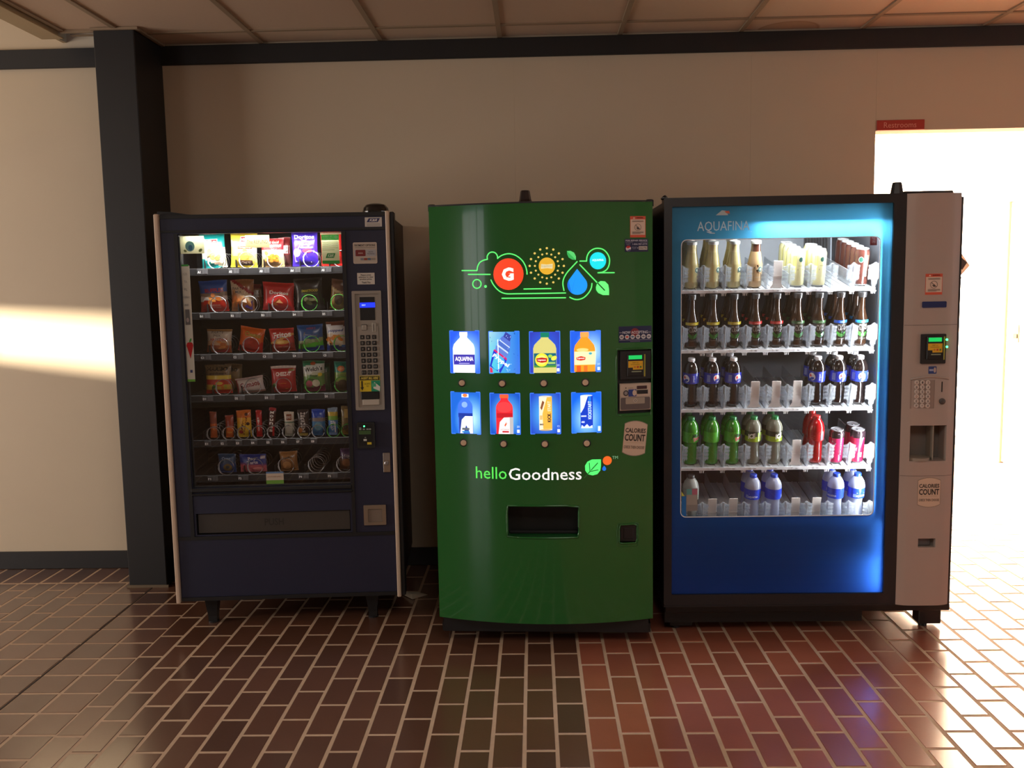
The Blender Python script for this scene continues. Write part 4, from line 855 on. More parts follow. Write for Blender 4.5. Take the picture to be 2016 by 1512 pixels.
# rims round the openings, black cap along the top
def rim(a, b, r, lay=0, name='port_rim', m=M_GREEN, label=None):
    mb = MB(); o = rrect(a[0], a[1], b[0], b[1], .005, 4); o2 = []
    for i in range(len(o)):
        j = (i+1) % len(o)
        for k in range(6): o2.append((o[i][0]+(o[j][0]-o[i][0])*k/6, o[i][1]+(o[j][1]-o[i][1])*k/6))
    o2 = [p for i, p in enumerate(o2) if i == 0 or math.hypot(p[0]-o2[i-1][0], p[1]-o2[i-1][1]) > .0015]
    mb.tube([gsurf(x, z, lay) for x, z in o2], r, 6, close=True); return mb.build(name, m, green, smooth=True, label=label)
rim(pa, pb, .0045); rim(ca, cb, .004, name='coin_return_rim'); rim((ca[0]-.008, ca[1]-.012), (cb[0]+.006, cb[1]+.006), .0022, name='coin_return_rim'); rim((qa[0]-.006, qa[1]-.010), (GW-.006, qb[1]+.006), .0026, name='payment_rim')
mb = MB(); a = G_(1226, 1068); b = G_(1249, 1035); y = gsurf((a[0]+b[0])/2, 0)[1]; mb.box(ca[0]+.003, y+.006, ca[1]+.005, cb[0]-.003, y+.03, cb[1]-.004, ch=.003); mb.box(a[0]+.004, y+.003, a[1]+.012, b[0]-.004, y+.007, b[1]-.01, ch=.002); mb.build('coin_return_flap', M_DARK, green)
mb = MB(); mb.box(pa[0]+.004, -.02, pa[1]+.002, pb[0]-.004, -.008, pa[1]+.014, ch=.004); mb.build('port_lip', M_DARK, green)
mb = MB()
for a, b in zip(xs_, xs_[1:]):
    P0, P1 = gsurf(a, 0), gsurf(b, 0); z0, z1 = GZ1+.0002, GZ1+.006
    mb.quad((a, P0[1]-.001, z0), (b, P1[1]-.001, z0), (b, P1[1]-.001, z1), (a, P0[1]-.001, z1)); mb.quad((a, P0[1]-.001, z1), (b, P1[1]-.001, z1), (b, .055, z1), (a, .055, z1))
mb.build('top_edge', M_DARK, green)
for x in (0, GW-.024):
    mb = MB(); mb.lathe([(.016, GZ1-.016), (.016, GZ1+.008), (.012, GZ1+.011)], 14, x+.012, .022, 0); mb.build('corner_cap', M_DARK, green)
a = G_(1021, 401)[0]; b = G_(1043.5, 401)[0]
mb = MB(); cx = (a+b)/2; n = 0
mb.lathe([(.027, GZ1), (.027, GZ1+.012), (.024, GZ1+.020), (.019, GZ1+.052), (.017, GZ1+.056)], 8, cx, 0.0, 0); mb.build('aerial', mat('brown_black', (34, 20, 18), rough=.3), green)
mb = MB(); mb.box(.01, .02, .045, GW-.01, .80, GZ0-.031); mb.box(.02, .0, .05, GW-.02, .03, GZ0-.004); mb.build('plinth', M_DARK, green)
for x in (.025, GW-.135):
    for y in (.115, .72):
        mb = MB(); mb.box(x, y, .004, x+.105, y+.06, .046, ch=.003); mb.lathe([(.02, 0), (.02, .006)], 12, x+.05, y+.03, 0); mb.build('foot', M_DARK, green)

def gp(x, y): return G_(840+x/4.383, 360+y/4.383)
LG, LW = (95, 250, 120), (240, 250, 240)
def art(p):
    L = lambda pts, c=LG, w=.0046: p.line([gp(*q) for q in pts], w, c)
    def smooth(pts, n=5):
        out = []
        for i in range(len(pts)-1):
            p0, p1, p2, p3 = pts[max(i-1, 0)], pts[i], pts[i+1], pts[min(i+2, len(pts)-1)]
            for k in range(n):
                t = k/n; out.append(tuple(.5*((2*p1[d])+(-p0[d]+p2[d])*t+(2*p0[d]-5*p1[d]+4*p2[d]-p3[d])*t*t+(-p0[d]+3*p1[d]-3*p2[d]+p3[d])*t**3) for d in (0, 1)))
        return out+[pts[-1]]
    L([(305, 757), (435, 757)]); L(smooth([(435, 757), (440, 722), (458, 688), (490, 668), (524, 660)])); L(smooth([(524, 660), (523, 632), (540, 606), (567, 597), (594, 606), (610, 630), (612, 652)])); L(smooth([(612, 652), (640, 630), (680, 615), (722, 612), (772, 628), (820, 665), (850, 712), (864, 760), (866, 788)]))
    L([(360, 790), (548, 790)]); L([(434+36*math.cos(i*PI/10), 872+38*math.sin(i*PI/10)) for i in range(21)]); c = gp(508, 894); p.disc(c[0], c[1], .0056, .0056, LG)
    L(smooth([(555, 838), (575, 877), (607, 916), (645, 944), (692, 957), (760, 957)])); L([(760, 957), (980, 954), (1198, 950)]); L([(650, 996), (920, 994), (1198, 991)]); L([(840, 916), (1072, 912)])
    L(smooth([(1298, 680), (1257, 724), (1215, 770), (1185, 820), (1175, 870), (1185, 928)])); L([(1322, 707), (1468, 858)]); L(smooth([(1235, 987), (1270, 1003), (1310, 1006), (1355, 990), (1395, 952), (1420, 908), (1426, 868)]))
    L([(1322, 675), (1380, 675)]); L(smooth([(1380, 675), (1383, 640), (1400, 602), (1435, 574), (1475, 565), (1520, 574), (1555, 605), (1576, 650), (1575, 702), (1556, 745), (1520, 769), (1478, 776)])); L([(1478, 776), (1618, 775)])
    def D(x, y, r1, r2, c, **k): q = gp(x, y); p.disc(q[0], q[1], r1*.000478, r2*.00046, c, 32, 4, **k)
    D(706, 788, 127, 136, (232, 66, 34)); q = gp(700, 788); p.text('G', q[0], q[1], .048, .053, LW, bold=.05); p.poly([gp(*z) for z in ((722, 752), (684, 790), (700, 792), (688, 826), (724, 784), (706, 782))], (232, 66, 34))
    D(1038, 718, 68, 73, (216, 168, 46)); p.poly([gp(*z) for z in ((985, 742), (988, 700), (1038, 705), (1088, 698), (1086, 740), (1038, 736))], (222, 210, 160)); q = gp(1038, 719); p.text('Lipton', q[0], q[1], .042, .012, (180, 172, 140), bold=.03)
    for i in range(16):
        a = i*PI/8
        for R, r in ((102, 8.5), (147, 9.5)): D(1037+R*math.sin(a), 717-R*1.04*math.cos(a), r, r, (214, 190, 96))
    p.poly([gp(*z) for z in ((1212, 615), (1210, 589), (1240, 587), (1272, 603), (1288, 635), (1288, 666), (1256, 663), (1225, 645))], (84, 205, 110)); p.poly([gp(*z) for z in ((1210, 589), (1288, 666), (1256, 663), (1225, 645), (1212, 615))], (50, 170, 84))
    dp = [(1298, 742)]+[(1300+86*math.cos(math.radians(t)), 882+84*math.sin(math.radians(t))) for t in range(-32, 213, 12)]
    p.poly([gp(*z) for z in dp], (22, 150, 245)); p.poly([gp(*z) for z in dp if z[0] < 1262 or z == dp[0]][::-1]+[gp(1250, 950)], (16, 110, 225))
    p.poly([gp(*z) for z in ((1460, 900), (1470, 866), (1500, 847), (1538, 850), (1566, 878), (1573, 920), (1573, 968), (1520, 968), (1480, 950), (1462, 925))], (104, 246, 128)); p.line([gp(1475, 865), gp(1534, 926)], .0045, (16, 60, 28))
    D(1477, 673, 68, 73, (20, 226, 240)); q = gp(1477, 668); p.text('AQUAFINA', q[0], q[1], .046, .010, (225, 252, 255), bold=.03)
LIT = mat('lit_artwork', attr=True, rough=.3, emit=.85)
mb = MB(); p = Print(mb, gsurf, step=.0002); art(p); mb.build('lit_artwork', LIT, green, label='lit line drawing with orange, yellow and blue roundels')
def words(p):
    q = G_(967, 931); p.text('hello', q[0], q[1], .129, .050, (90, 235, 90)); q = G_(1073, 933.5); p.text('Goodness', q[0], q[1], .297, .050, (236, 240, 240), bold=.006)
    hp = lambda x, y: G_(840+x/3.78, 860+y/3.78)
    p.poly([hp(*z) for z in ((1297, 167), (1230, 168), (1196, 185), (1178, 215), (1180, 250), (1200, 278), (1235, 287), (1270, 278), (1292, 250), (1297, 215))][::-1], (86, 245, 120))
    for a, b, w in (((1172, 305), (1272, 195), .0035), ((1215, 257), (1210, 195), .003), ((1215, 257), (1275, 246), .003)): p.line([hp(*a), hp(*b)], w, (16, 80, 30))
    q = hp(1344, 176); p.disc(q[0], q[1], .0185, .0185, (226, 100, 36), 24, 3); q = hp(1321, 238); p.disc(q[0], q[1], .008, .008, (20, 110, 225), 16, 1); p.poly([hp(1307, 232), hp(1335, 232), hp(1321, 213)], (20, 110, 225))
    q = hp(1402, 153); p.text('TM', q[0], q[1], .023, .012, (120, 170, 130))
mb = MB(); p = Print(mb, gsurf); words(p); mb.build('lit_lettering', LIT, green, label='lit hello Goodness lettering in green and white')

# the eight lit pictures and their buttons
PX = [(887.3, 651, 943, 734), (963.7, 652, 1022, 735), (1043.3, 652, 1102, 735), (1123.6, 650.5, 1182, 733), (889.5, 772, 944.8, 853.3), (966, 774, 1023.3, 854.5), (1045, 773.5, 1103, 854.5), (1126, 771.3, 1183, 852.8)]
def glow(c0, c1, cx=.5, cy=.5, pw=1.0):
    def f(u, v):
        t = min(1, math.hypot((u-cx)*1.0, (v-cy)*1.0)/.62)**pw; return tuple(c0[k]*(1-t)+c1[k]*t for k in range(3))
    return f
def bottle_shape(cx, w, top, bot, neck, capc, body, sh=.22, capw=.16):
    pts = []
    prof = [(capw*.9, 0), (capw*.9, .08), (capw*.8, .10), (capw*.85, .14), (w*.6, sh*.8), (w*.9, sh*1.15), (w, sh*1.5), (w, 1)]
    L = [(cx-a/2, top-(top-bot)*b) for a, b in prof]; R = [(cx+a/2, top-(top-bot)*b) for a, b in prof]
    return L+R[::-1]
def pic(i, d):
    x0, y0, x1, y1 = PX[i]; a, b = G_(x0, y1), G_(x1, y0)
    U = lambda u, v: (a[0]+(b[0]-a[0])*u, a[1]+(b[1]-a[1])*v)
    mb = MB(); w, h = b[0]-a[0], b[1]-a[1]
    class Q:
        def __init__(s): s.p = Print(mb, gsurf, off=.0012, step=.0002)
        def rect(s, u0, v0, u1, v1, c, nu=4, nv=1, fn=None): A0, B0 = U(u0, v0), U(u1, v1); s.p.rect(A0[0], A0[1], B0[0], B0[1], c, nu, nv, fn)
        def poly(s, pts, c): s.p.poly([U(min(.99, max(.01, q[0])), min(.99, max(.01, q[1]))) for q in pts], c)
        def disc(s, u, v, r1, r2, c, **k): q = U(u, v); s.p.disc(q[0], q[1], r1*w, r2*h, c, 20, 2, **k)
        def text(s, t, u, v, tw, th, c, **k): q = U(u, v); s.p.text(t, q[0], q[1], tw*w, th*h, c, **k)
        def line(s, pts, wd, c): s.p.line([U(*q) for q in pts], wd*w, c)
        def body(s, L, c, c2=None):
            n = len(L)//2; Lf, Rf = L[:n], L[n:][::-1]
            for k in range(n-1): s.poly([Lf[k], Lf[k+1], Rf[k+1], Rf[k]], c if k > 0 else (c2 or c))
            if c2:
                for k in range(0, 1): s.poly([Lf[k], Lf[k+1], Rf[k+1], Rf[k]], c2)
    o = rrect(a[0]-.0015, a[1]-.0015, b[0]+.0015, b[1]+.0015, .0035, 3)
    Print(mb, gsurf, off=.0006).poly(o, (60, 120, 235))
    q = Q(); d(q)
    mb.build('lit_picture', mat('lit_picture', attr=True, rough=.3, emit=1.05), green, label=PL[i])
BL = glow((110, 205, 255), (24, 74, 215))
def tag_(q, c=(200, 225, 255)): q.text('20', .93, .19, .09, .05, c); q.rect(.89, .04, .98, .12, (210, 225, 240))
def pic0(q):
    q.rect(.01, .01, .99, .99, None, 26, 32, glow((190, 240, 255), (30, 84, 225), .6, .45)); L = bottle_shape(.47, .74, .97, .0, .2, 0, 0, .26, .30); q.body(L, (246, 252, 255)); q.rect(.12, .20, .84, .44, (52, 44, 160)); q.text('AQUAFINA', .48, .33, .62, .12, (250, 250, 255), bold=.03); q.rect(.3, .225, .66, .24, (180, 180, 230))
def pic1(q):
    q.rect(.01, .01, .99, .99, None, 26, 32, lambda u, v: (30+120*(1-u)*v+30*(1-v), 110+90*(1-u), 215)); T = lambda s, t: (.28+.44*t+.36*s-.10, .10+.78*t-.20*s)
    def seg(t0, t1, h0, h1, c): q.poly([T(-h0, t0), T(h0, t0), T(h1, t1), T(-h1, t1)], c)
    seg(-.06, .42, .60, .60, (30, 50, 190)); seg(.42, .47, .60, .56, (200, 30, 100)); seg(.47, .60, .5, .56, (90, 120, 200)); seg(.60, .64, .5, .46, (190, 210, 240)); seg(.64, .76, .54, .50, (70, 104, 190)); seg(.76, .79, .46, .44, (190, 210, 240)); seg(.79, .92, .48, .36, (80, 110, 200)); seg(.92, 1.08, .30, .26, (50, 60, 150))
    q.text('Propel', .38, .30, .62, .12, (235, 235, 250), rot=-.62, bold=.03); q.line([(.30, .8), (.31, .05)], .03, (225, 240, 250)); q.poly([(.02, .02), (.12, .02), (.1, .12), (.02, .16)], (200, 40, 90))
    rn = random.Random(3)
    for _ in range(26): u, v = rn.random()*.95+.02, rn.random()*.95+.02; q.line([(u, v), (u+rn.uniform(-.05, .05), v+rn.uniform(-.03, .03))], .012, (20, 60, 120) if u < .35 or u > .75 else (190, 225, 250))
def pic2(q):
    q.rect(.01, .01, .99, .99, None, 26, 32, glow((40, 110, 235), (44, 60, 175))); L = bottle_shape(.50, .76, .97, .0, .2, 0, 0, .26, .30); q.body(L, (200, 196, 118), (16, 120, 96)); q.rect(.37, .86, .65, .98, (16, 120, 96)); q.rect(.14, .14, .87, .48, (14, 96, 116), 6); q.rect(.14, .14, .87, .19, (70, 140, 60), 6)
    q.disc(.40, .32, .22, .16, (240, 220, 60)); q.disc(.40, .32, .16, .11, (250, 236, 120)); q.poly([(.22, .36), (.40, .38), (.58, .36), (.56, .27), (.4, .25), (.24, .28)], (176, 30, 30)); q.text('Lipton', .40, .315, .26, .05, Wt, bold=.03); q.disc(.68, .41, .07, .04, (150, 200, 70)); q.disc(.8, .36, .1, .05, (236, 224, 80), rot=.5); q.rect(.6, .22, .84, .27, (150, 190, 110)); tag_(q)
def pic3(q):
    q.rect(.01, .01, .99, .99, None, 26, 32, glow((200, 246, 255), (30, 90, 220), .72, .5)); L = bottle_shape(.47, .70, .97, .0, .2, 0, 0, .28, .28); q.body(L, (250, 150, 40), (250, 170, 90)); q.rect(.33, .85, .61, .97, (250, 160, 80)); q.rect(.13, .18, .83, .50, (252, 236, 180), 6); q.disc(.4, .54, .2, .04, (255, 210, 130)); q.poly([(.19, .36), (.35, .39), (.5, .36), (.49, .30), (.34, .28), (.2, .30)], (196, 40, 30)); q.text('Lipton', .345, .335, .24, .05, Wt, bold=.03); q.rect(.2, .01, .34, .16, (236, 90, 30), 2); q.rect(.44, .01, .56, .16, (240, 110, 40), 2); q.disc(.66, .45, .06, .03, (70, 170, 190)); tag_(q)
def pic4(q):
    q.rect(.01, .01, .99, .99, None, 26, 32, glow((200, 250, 250), (20, 96, 205), .7, .35)); L = bottle_shape(.49, .50, .95, .0, .2, 0, 0, .20, .26); q.body(L, (60, 110, 225), (240, 238, 240)); q.disc(.49, .92, .08, .04, (236, 120, 60)); q.rect(.25, .40, .74, .50, (20, 50, 150), 4); q.rect(.27, .02, .75, .42, (30, 60, 150), 4); q.poly([(.30, .02), (.36, .34), (.48, .43), (.74, .43), (.74, .02)], (232, 240, 240)); q.disc(.53, .29, .06, .05, (210, 220, 225), inner=.6); q.rect(.37, .10, .62, .15, (90, 100, 110)); q.rect(.37, .035, .62, .075, (50, 130, 200)); q.disc(.47, .7, .1, .07, (130, 170, 245))
def pic5(q):
    q.rect(.01, .01, .99, .99, None, 26, 32, glow((130, 220, 250), (20, 80, 190), .55, .45)); L = bottle_shape(.48, .56, .97, .0, .2, 0, 0, .22, .30); q.body(L, (222, 40, 50), (240, 90, 50)); q.rect(.33, .88, .62, .97, (240, 90, 50)); q.disc(.48, .66, .28, .13, (236, 60, 66)); q.rect(.22, .40, .75, .52, (180, 24, 36), 4); q.poly([(.27, .01), (.32, .30), (.46, .41), (.75, .42), (.77, .01)], (235, 232, 232)); q.rect(.65, .01, .77, .42, (176, 176, 180), 2); q.poly([(.47, .22), (.55, .32), (.53, .26), (.58, .29), (.50, .19)], (220, 90, 50)); q.rect(.40, .045, .62, .085, (190, 40, 50)); q.text('GATORADE', .48, .12, .3, .03, (120, 80, 80)); tag_(q)
def pic6(q):
    q.rect(.01, .01, .99, .99, None, 26, 32, glow((90, 200, 250), (34, 74, 190), .5, .5)); q.rect(.29, .10, .72, .92, (236, 226, 200), 4); q.poly([(.56, .92), (.72, .92), (.72, .12), (.42, .12), (.40, .5)], (236, 176, 70)); q.poly([(.33, .64), (.40, .82), (.47, .78), (.38, .58)], (130, 80, 50)); q.text('KICK', .625, .40, .30, .085, (30, 30, 36), rot=PI/2, bold=.04); q.text('START', .625, .68, .34, .075, (226, 220, 200), rot=PI/2, bold=.02); q.text('80', .37, .235, .13, .045, (70, 64, 60), bold=.04); q.rect(.31, .35, .40, .46, (226, 180, 120)); q.disc(.505, .92, .2, .02, (200, 200, 190)); q.disc(.505, .10, .2, .02, (190, 160, 110)); q.text('12', .93, .19, .07, .05, (200, 225, 255)); q.rect(.89, .04, .98, .12, (210, 225, 240))
def pic7(q):
    q.rect(.01, .01, .99, .99, None, 26, 32, glow((190, 240, 255), (14, 96, 225), .5, .35)); q.rect(.30, .12, .72, .92, (20, 60, 190), 4); q.poly([(.30, .92), (.56, .92), (.42, .62), (.32, .5), (.30, .5)], (225, 240, 255)); q.rect(.57, .34, .66, .90, (30, 120, 225), 2); q.text('KICKSTART', .615, .56, .62, .085, (215, 232, 250), rot=PI/2, bold=.02); q.rect(.32, .40, .50, .43, (225, 238, 250)); q.text('40', .38, .27, .12, .05, (220, 235, 250), bold=.04); q.poly([(.31, .12), (.34, .20), (.42, .15), (.52, .22), (.60, .15), (.70, .19), (.71, .12)], (220, 240, 255)); q.disc(.51, .92, .2, .02, (200, 215, 230)); q.rect(.89, .04, .98, .16, (210, 235, 250))
PL = ['lit picture of a white water bottle', 'lit picture of a tilted blue bottle in splashing water', 'lit picture of a pale green tea bottle', 'lit picture of an orange tea bottle', 'lit picture of a blue sports drink bottle', 'lit picture of a red sports drink bottle', 'lit picture of a slim white and gold can', 'lit picture of a slim blue can']
for i, fdraw in enumerate((pic0, pic1, pic2, pic3, pic4, pic5, pic6, pic7)): pic(i, fdraw)
M_BTN = mat('cream_button', (206, 178, 148), rough=.5)
for px, py in ((909.8, 753.7), (988.8, 754.8), (1070.6, 754.4), (1152.4, 752.9), (913, 871.4), (991.6, 873.8), (1072.8, 874), (1155.3, 872.5)):
    x, z = G_(px, py); y = gsurf(x, z)[1]
    mb = MB(); mb.lathe([(.0165, 0), (.0165, .004), (.0125, .006)], 20, x, y+.002, z, axis='y'); bz = mb.build('button_ring', M_DARK, green, smooth=40)
    mb = MB(); mb.lathe([(.0118, 0), (.0118, .009), (.0105, .0105), (.001, .0108)], 20, x, y+.001, z, axis='y'); mb.build('button', M_BTN, bz, smooth=40)
# payment parts
def flat_at(a, b, depth): 
    y = gsurf((a[0]+b[0])/2, 0)[1]; return y+depth
def slanted(a, b, off):      # follows the bow of the door as a straight chord
    ya, yb = gsurf(a[0], 0)[1], gsurf(b[0], 0)[1]
    return lambda u, v, o: (u, ya+(yb-ya)*(u-a[0])/(b[0]-a[0])-off-o, v)
a, b = G_(1221, 748), G_(1282, 689)
mb = MB(); S_ = slanted(a, b, 0.0)
def slab(mb, a, b, S, t, c, ch=.002):
    P = [(a[0], a[1]), (b[0], a[1]), (b[0], b[1]), (a[0], b[1])]; n = len(mb.v)
    for d, e in ((0, t*-1), (ch, 0), ): pass
    base = [S(u, v, -.010) for u, v in P]; mid = [S(u, v, t-ch) for u, v in P]; top = [S(u+(ch if u == a[0] else -ch), v+(ch if v == a[1] else -ch), t) for u, v in P]
    mb.v += base+mid+top
    for k in (0, 4):
        for i in range(4): j = (i+1) % 4; mb.face((n+k+i, n+k+j, n+k+4+j, n+k+4+i), 0, lin(c))
    mb.face((n+8, n+9, n+10, n+11), 0, lin(c))
slab(mb, a, b, S_, .001, (20, 20, 22)); val = mb.build('bill_reader_bezel', INK, green)
def validator(par, S, a, b, glow_=False):
    """green window, yellow notice and slot of a bill reader inside the rectangle a-b"""
    w, h = b[0]-a[0], b[1]-a[1]; mb = MB(); slab(mb, (a[0], a[1]), (b[0], b[1]), S, .006, (26, 26, 26)); p = Print(mb, lambda u, v, o: S(u, v, .006+o))
    X = lambda q: a[0]+w*q; Z = lambda q: a[1]+h*q
    p.poly([(X(.06), Z(.70)), (X(.06), Z(.40)), (X(.34), Z(.40)), (X(.34), Z(.30)), (X(.96), Z(.30)), (X(.96), Z(.70))], (222, 172, 34)); p.text('INSERT 1 & 5', X(.5), Z(.62), w*.36, h*.05, (90, 60, 20)); p.rect(X(.2), Z(.53), X(.76), Z(.545), (110, 80, 20))
    for q, c in ((.46, (200, 120, 40)), (.64, (190, 50, 30)), (.82, (70, 130, 50))): p.rect(X(q-.05), Z(.38), X(q+.05), Z(.46), c)
    p.rect(X(.26), Z(.19), X(.86), Z(.24), (140, 150, 120)); p.rect(X(.08), Z(.02), X(.92), Z(.16), (8, 8, 8)); mb.build('bill_reader', INK, par)
    mb = MB(); Print(mb, lambda u, v, o: S(u, v, .0065+o)).rect(X(.08), Z(.78), X(.90), Z(.96), (20, 190, 90)); mb.build('lit_window', mat('green_window', attr=True, emit=.9), par, label='lit green window')
    mb = MB(); P0 = S(X(1.06), Z(1.0), .008); P1 = S(X(1.05), Z(-.02), .010); mb.tube([P0, P1], .0028, 6, c=lin((150, 140, 40))); mb.build('light_guide', INK, par)
va, vb = G_(1235, 741), G_(1267, 697); validator(val, S_, va, vb)
a, b = G_(1220, 809), G_(1281.5, 753)
mb = MB(); S_ = slanted(a, b, 0.0); slab(mb, a, b, S_, .002, (172, 156, 140)); p = Print(mb, lambda u, v, o: S_(u, v, .002+o)); w, h = b[0]-a[0], b[1]-a[1]
X = lambda q: a[0]+w*q; Z = lambda q: a[1]+h*q
p.poly(rrect(X(.03), Z(.52), X(.97), Z(.96), .006), (190, 172, 154)); p.poly(rrect(X(.03), Z(.03), X(.97), Z(.48), .006), (92, 82, 80)); p.poly(rrect(X(.19), Z(.24), X(.80), Z(.47), .003), (158, 146, 130)); p.disc(X(.5), Z(.36), .0075, .0075, (200, 190, 176), inner=.0); p.disc(X(.5), Z(.36), .005, .005, (60, 54, 50), inner=.55)
p.rect(X(.55), Z(.78), X(.87), Z(.90), (60, 30, 34)); p.rect(X(.55), Z(.60), X(.90), Z(.745), (24, 24, 26)); p.rect(X(.28), Z(.52), X(.53), Z(.78), (36, 60, 130)); p.disc(X(.47), Z(.65), .008, .012, (200, 180, 160)); p.disc(X(.2), Z(.65), .0105, .0115, (40, 38, 42), inner=.62); p.disc(X(.2), Z(.65), .007, .0075, (140, 132, 130)); p.disc(X(.2), Z(.84), .0022, .0022, (20, 20, 20)); p.text('COIN RETURN', X(.35), Z(.83), w*.16, h*.03, (60, 56, 54))
mb.build('coin_plate', INK, green, label='pale metal coin plate with a round key lock')
# stickers
def warning(p, C, x0, y0, x1, y1):
    a, b = C(x0, y1), C(x1, y0); w, h = b[0]-a[0], b[1]-a[1]; X = lambda q: a[0]+w*q; Z = lambda q: a[1]+h*q
    p.rect(a[0], a[1], b[0], b[1], (206, 84, 58), 2); p.rect(X(.03), Z(.12), X(.97), Z(.85), (214, 190, 170), 2); p.poly([(X(.18), Z(.88)), (X(.33), Z(.88)), (X(.255), Z(.96))], (225, 200, 180)); p.text('WARNING', X(.62), Z(.925), w*.44, h*.06, (90, 24, 20), bold=.03)
    p.disc(X(.5), Z(.48), w*.22, w*.22, (120, 104, 96), inner=.88); p.line([(X(.36), Z(.58)), (X(.64), Z(.38))], w*.04, (120, 104, 96)); p.poly([(X(.4), Z(.44)), (X(.52), Z(.50)), (X(.62), Z(.40)), (X(.5), Z(.37))], (70, 60, 56))
    for q in (.78, .74, .26, .22, .18): p.rect(X(.14), Z(q-.012), X(.86 if q > .2 else .66), Z(q+.008), (120, 104, 92), 2)
sticker('warning_sticker', green, gsurf, lambda p: warning(p, G_, 1240.5, 425.5, 1271, 467.5), label='orange and white warning sticker')
def draw(p):
    a, b = G_(1231, 495), G_(1275, 471); w, h = b[0]-a[0], b[1]-a[1]; X = lambda q: a[0]+w*q; Z = lambda q: a[1]+h*q
    p.rect(a[0]-.002, a[1]-.002, b[0]+.002, b[1]+.002, (24, 32, 70), 2); p.text('FOR REPAIR SERVICE', X(.5), Z(.90), w*.96, h*.13, (190, 190, 200), bold=.03); p.rect(X(0), Z(.755), X(1), Z(.775), (170, 170, 180)); p.text('PLEASE\nCALL', X(.13), Z(.60), w*.2, h*.16, (150, 150, 170)); p.text('1-866-987-3774', X(.65), Z(.60), w*.66, h*.15, (180, 180, 195), bold=.02)
    p.disc(X(.14), Z(.24), .0105, .0105, (226, 220, 220)); p.poly([(X(.03), Z(.34)), (X(.08), Z(.46)), (X(.20), Z(.46)), (X(.24), Z(.36)), (X(.12), Z(.24))], (196, 40, 44)); p.poly([(X(.06), Z(.10)), (X(.14), Z(.02)), (X(.22), Z(.08)), (X(.24), Z(.2)), (X(.14), Z(.12))], (40, 60, 140)); p.text('REPORT\nASSET', X(.40), Z(.28), w*.22, h*.2, (160, 160, 180)); p.text('#', X(.55), Z(.28), w*.05, h*.14, (190, 190, 200)); p.rect(X(.60), Z(.12), X(.98), Z(.42), (196, 188, 176), 2); p.text('0161776', X(.79), Z(.27), w*.32, h*.17, (80, 60, 60), bold=.02)
sticker('repair_sticker', green, gsurf, draw, label='navy repair service sticker')
def draw(p):
    a, b = G_(1218, 675), G_(1283, 641); w, h = b[0]-a[0], b[1]-a[1]; X = lambda q: a[0]+w*q; Z = lambda q: a[1]+h*q
    p.rect(a[0], a[1], b[0], b[1], (24, 34, 74), 3); p.disc(X(.49), Z(.62), .017, .017, (130, 40, 46)); p.text('NOW ACCEPTING', X(.5), Z(.62), w*.76, h*.17, (205, 205, 212), bold=.02); p.rect(X(.02), Z(.60), X(.11), Z(.625), (180, 180, 190)); p.rect(X(.89), Z(.60), X(.98), Z(.625), (180, 180, 190)); p.rect(X(.02), Z(.15), X(.98), Z(.17), (180, 180, 190), 2)
    for i, c in enumerate(((200, 196, 200), (200, 60, 50), (70, 110, 140), (205, 200, 200), (205, 200, 196), (205, 200, 200))): p.disc(X(.09+.164*i), Z(.35), .0092, .0092, (206, 202, 202)); p.disc(X(.09+.164*i), Z(.35), .006, .0035, c if i in (1, 2) else (120, 120, 130))
    p.rect(X(.34), Z(.06), X(.64), Z(.09), (120, 120, 140))
sticker('accepting_sticker', green, gsurf, draw, label='navy sticker with six payment roundels')
def calories(p, C, cx, cy, w, h, rot):
    c = C(cx, cy); cr, sr = math.cos(rot), math.sin(rot); T = lambda u, v: (c[0]+u*cr-v*sr, c[1]+u*sr+v*cr)
    def shape(k):
        W_, H_ = w*k, h*(k+.0); o = []
        for i in range(9): t = -1+2*i/8; o.append((W_/2*t, -H_/2-.0+H_*.09*t*t))
        for i in range(9): t = 1-2*i/8; o.append((W_/2*t, H_/2-H_*.09*t*t))
        return [T(*q) for q in o]
    p.poly(shape(1), (132, 120, 104)); p.poly(shape(.965), (204, 180, 158))
    for t, v, tw, th, col in (('CALORIES', .22, .88, .13, (46, 40, 38)), ('COUNT', .02, .88, .20, (46, 40, 38)), ('CHECK THEN CHOOSE', -.25, .88, .085, (120, 104, 92))):
        q = T(0, v*h); p.text(t, q[0], q[1], tw*w, th*h, col, rot=rot, bold=.03)
    p.line([T(-.36*w, -.12*h), T(.36*w, -.12*h)], .0008, (170, 140, 110), caps=False)
sticker('calories_sticker', green, gsurf, lambda p: calories(p, G_, 1250, 863, .096, .147, -.10), label='tilted calories count sticker')
# ------------------------------------------------------------ blue glass-front drink machine
F3 = Frame(0, 3.75, 0); B_ = F3.at
M_WP = mat('white_plastic', (216, 218, 220), rough=.35)
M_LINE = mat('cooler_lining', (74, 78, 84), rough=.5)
M_CLEAR = mat('clear_plastic', (236, 240, 244), rough=.10, trans=.90, spec=.8)
M_SILV = mat('silver_grey_paint', (168, 153, 143), rough=.42, noise=.02, nscale=10)
M_BFR = mat('black_door_frame', (26, 27, 31), rough=.4)
blue = tag(empty('glass_front_drink_machine', (0, 3.75, 0)), 'blue glass-front drink machine with a tall silver-grey keypad column', 'vending machine')
CX0, CX1 = .536, 1.752
mb = MB()
mb.box(CX0, .055, .13, CX0+.03, .87, 1.838); mb.box(CX1-.03, .055, .13, CX1, .87, 1.838); mb.box(CX0+.03, .055, 1.80, CX1-.03, .87, 1.838); mb.box(CX0+.03, .055, .13, CX1-.03, .87, .17); mb.box(CX0+.03, .84, .17, CX1-.03, .87, 1.80); mb.box(1.49, .055, .17, 1.51, .84, 1.80)
mb.build('cabinet', M_BFR, blue)
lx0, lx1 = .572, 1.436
mb = MB()
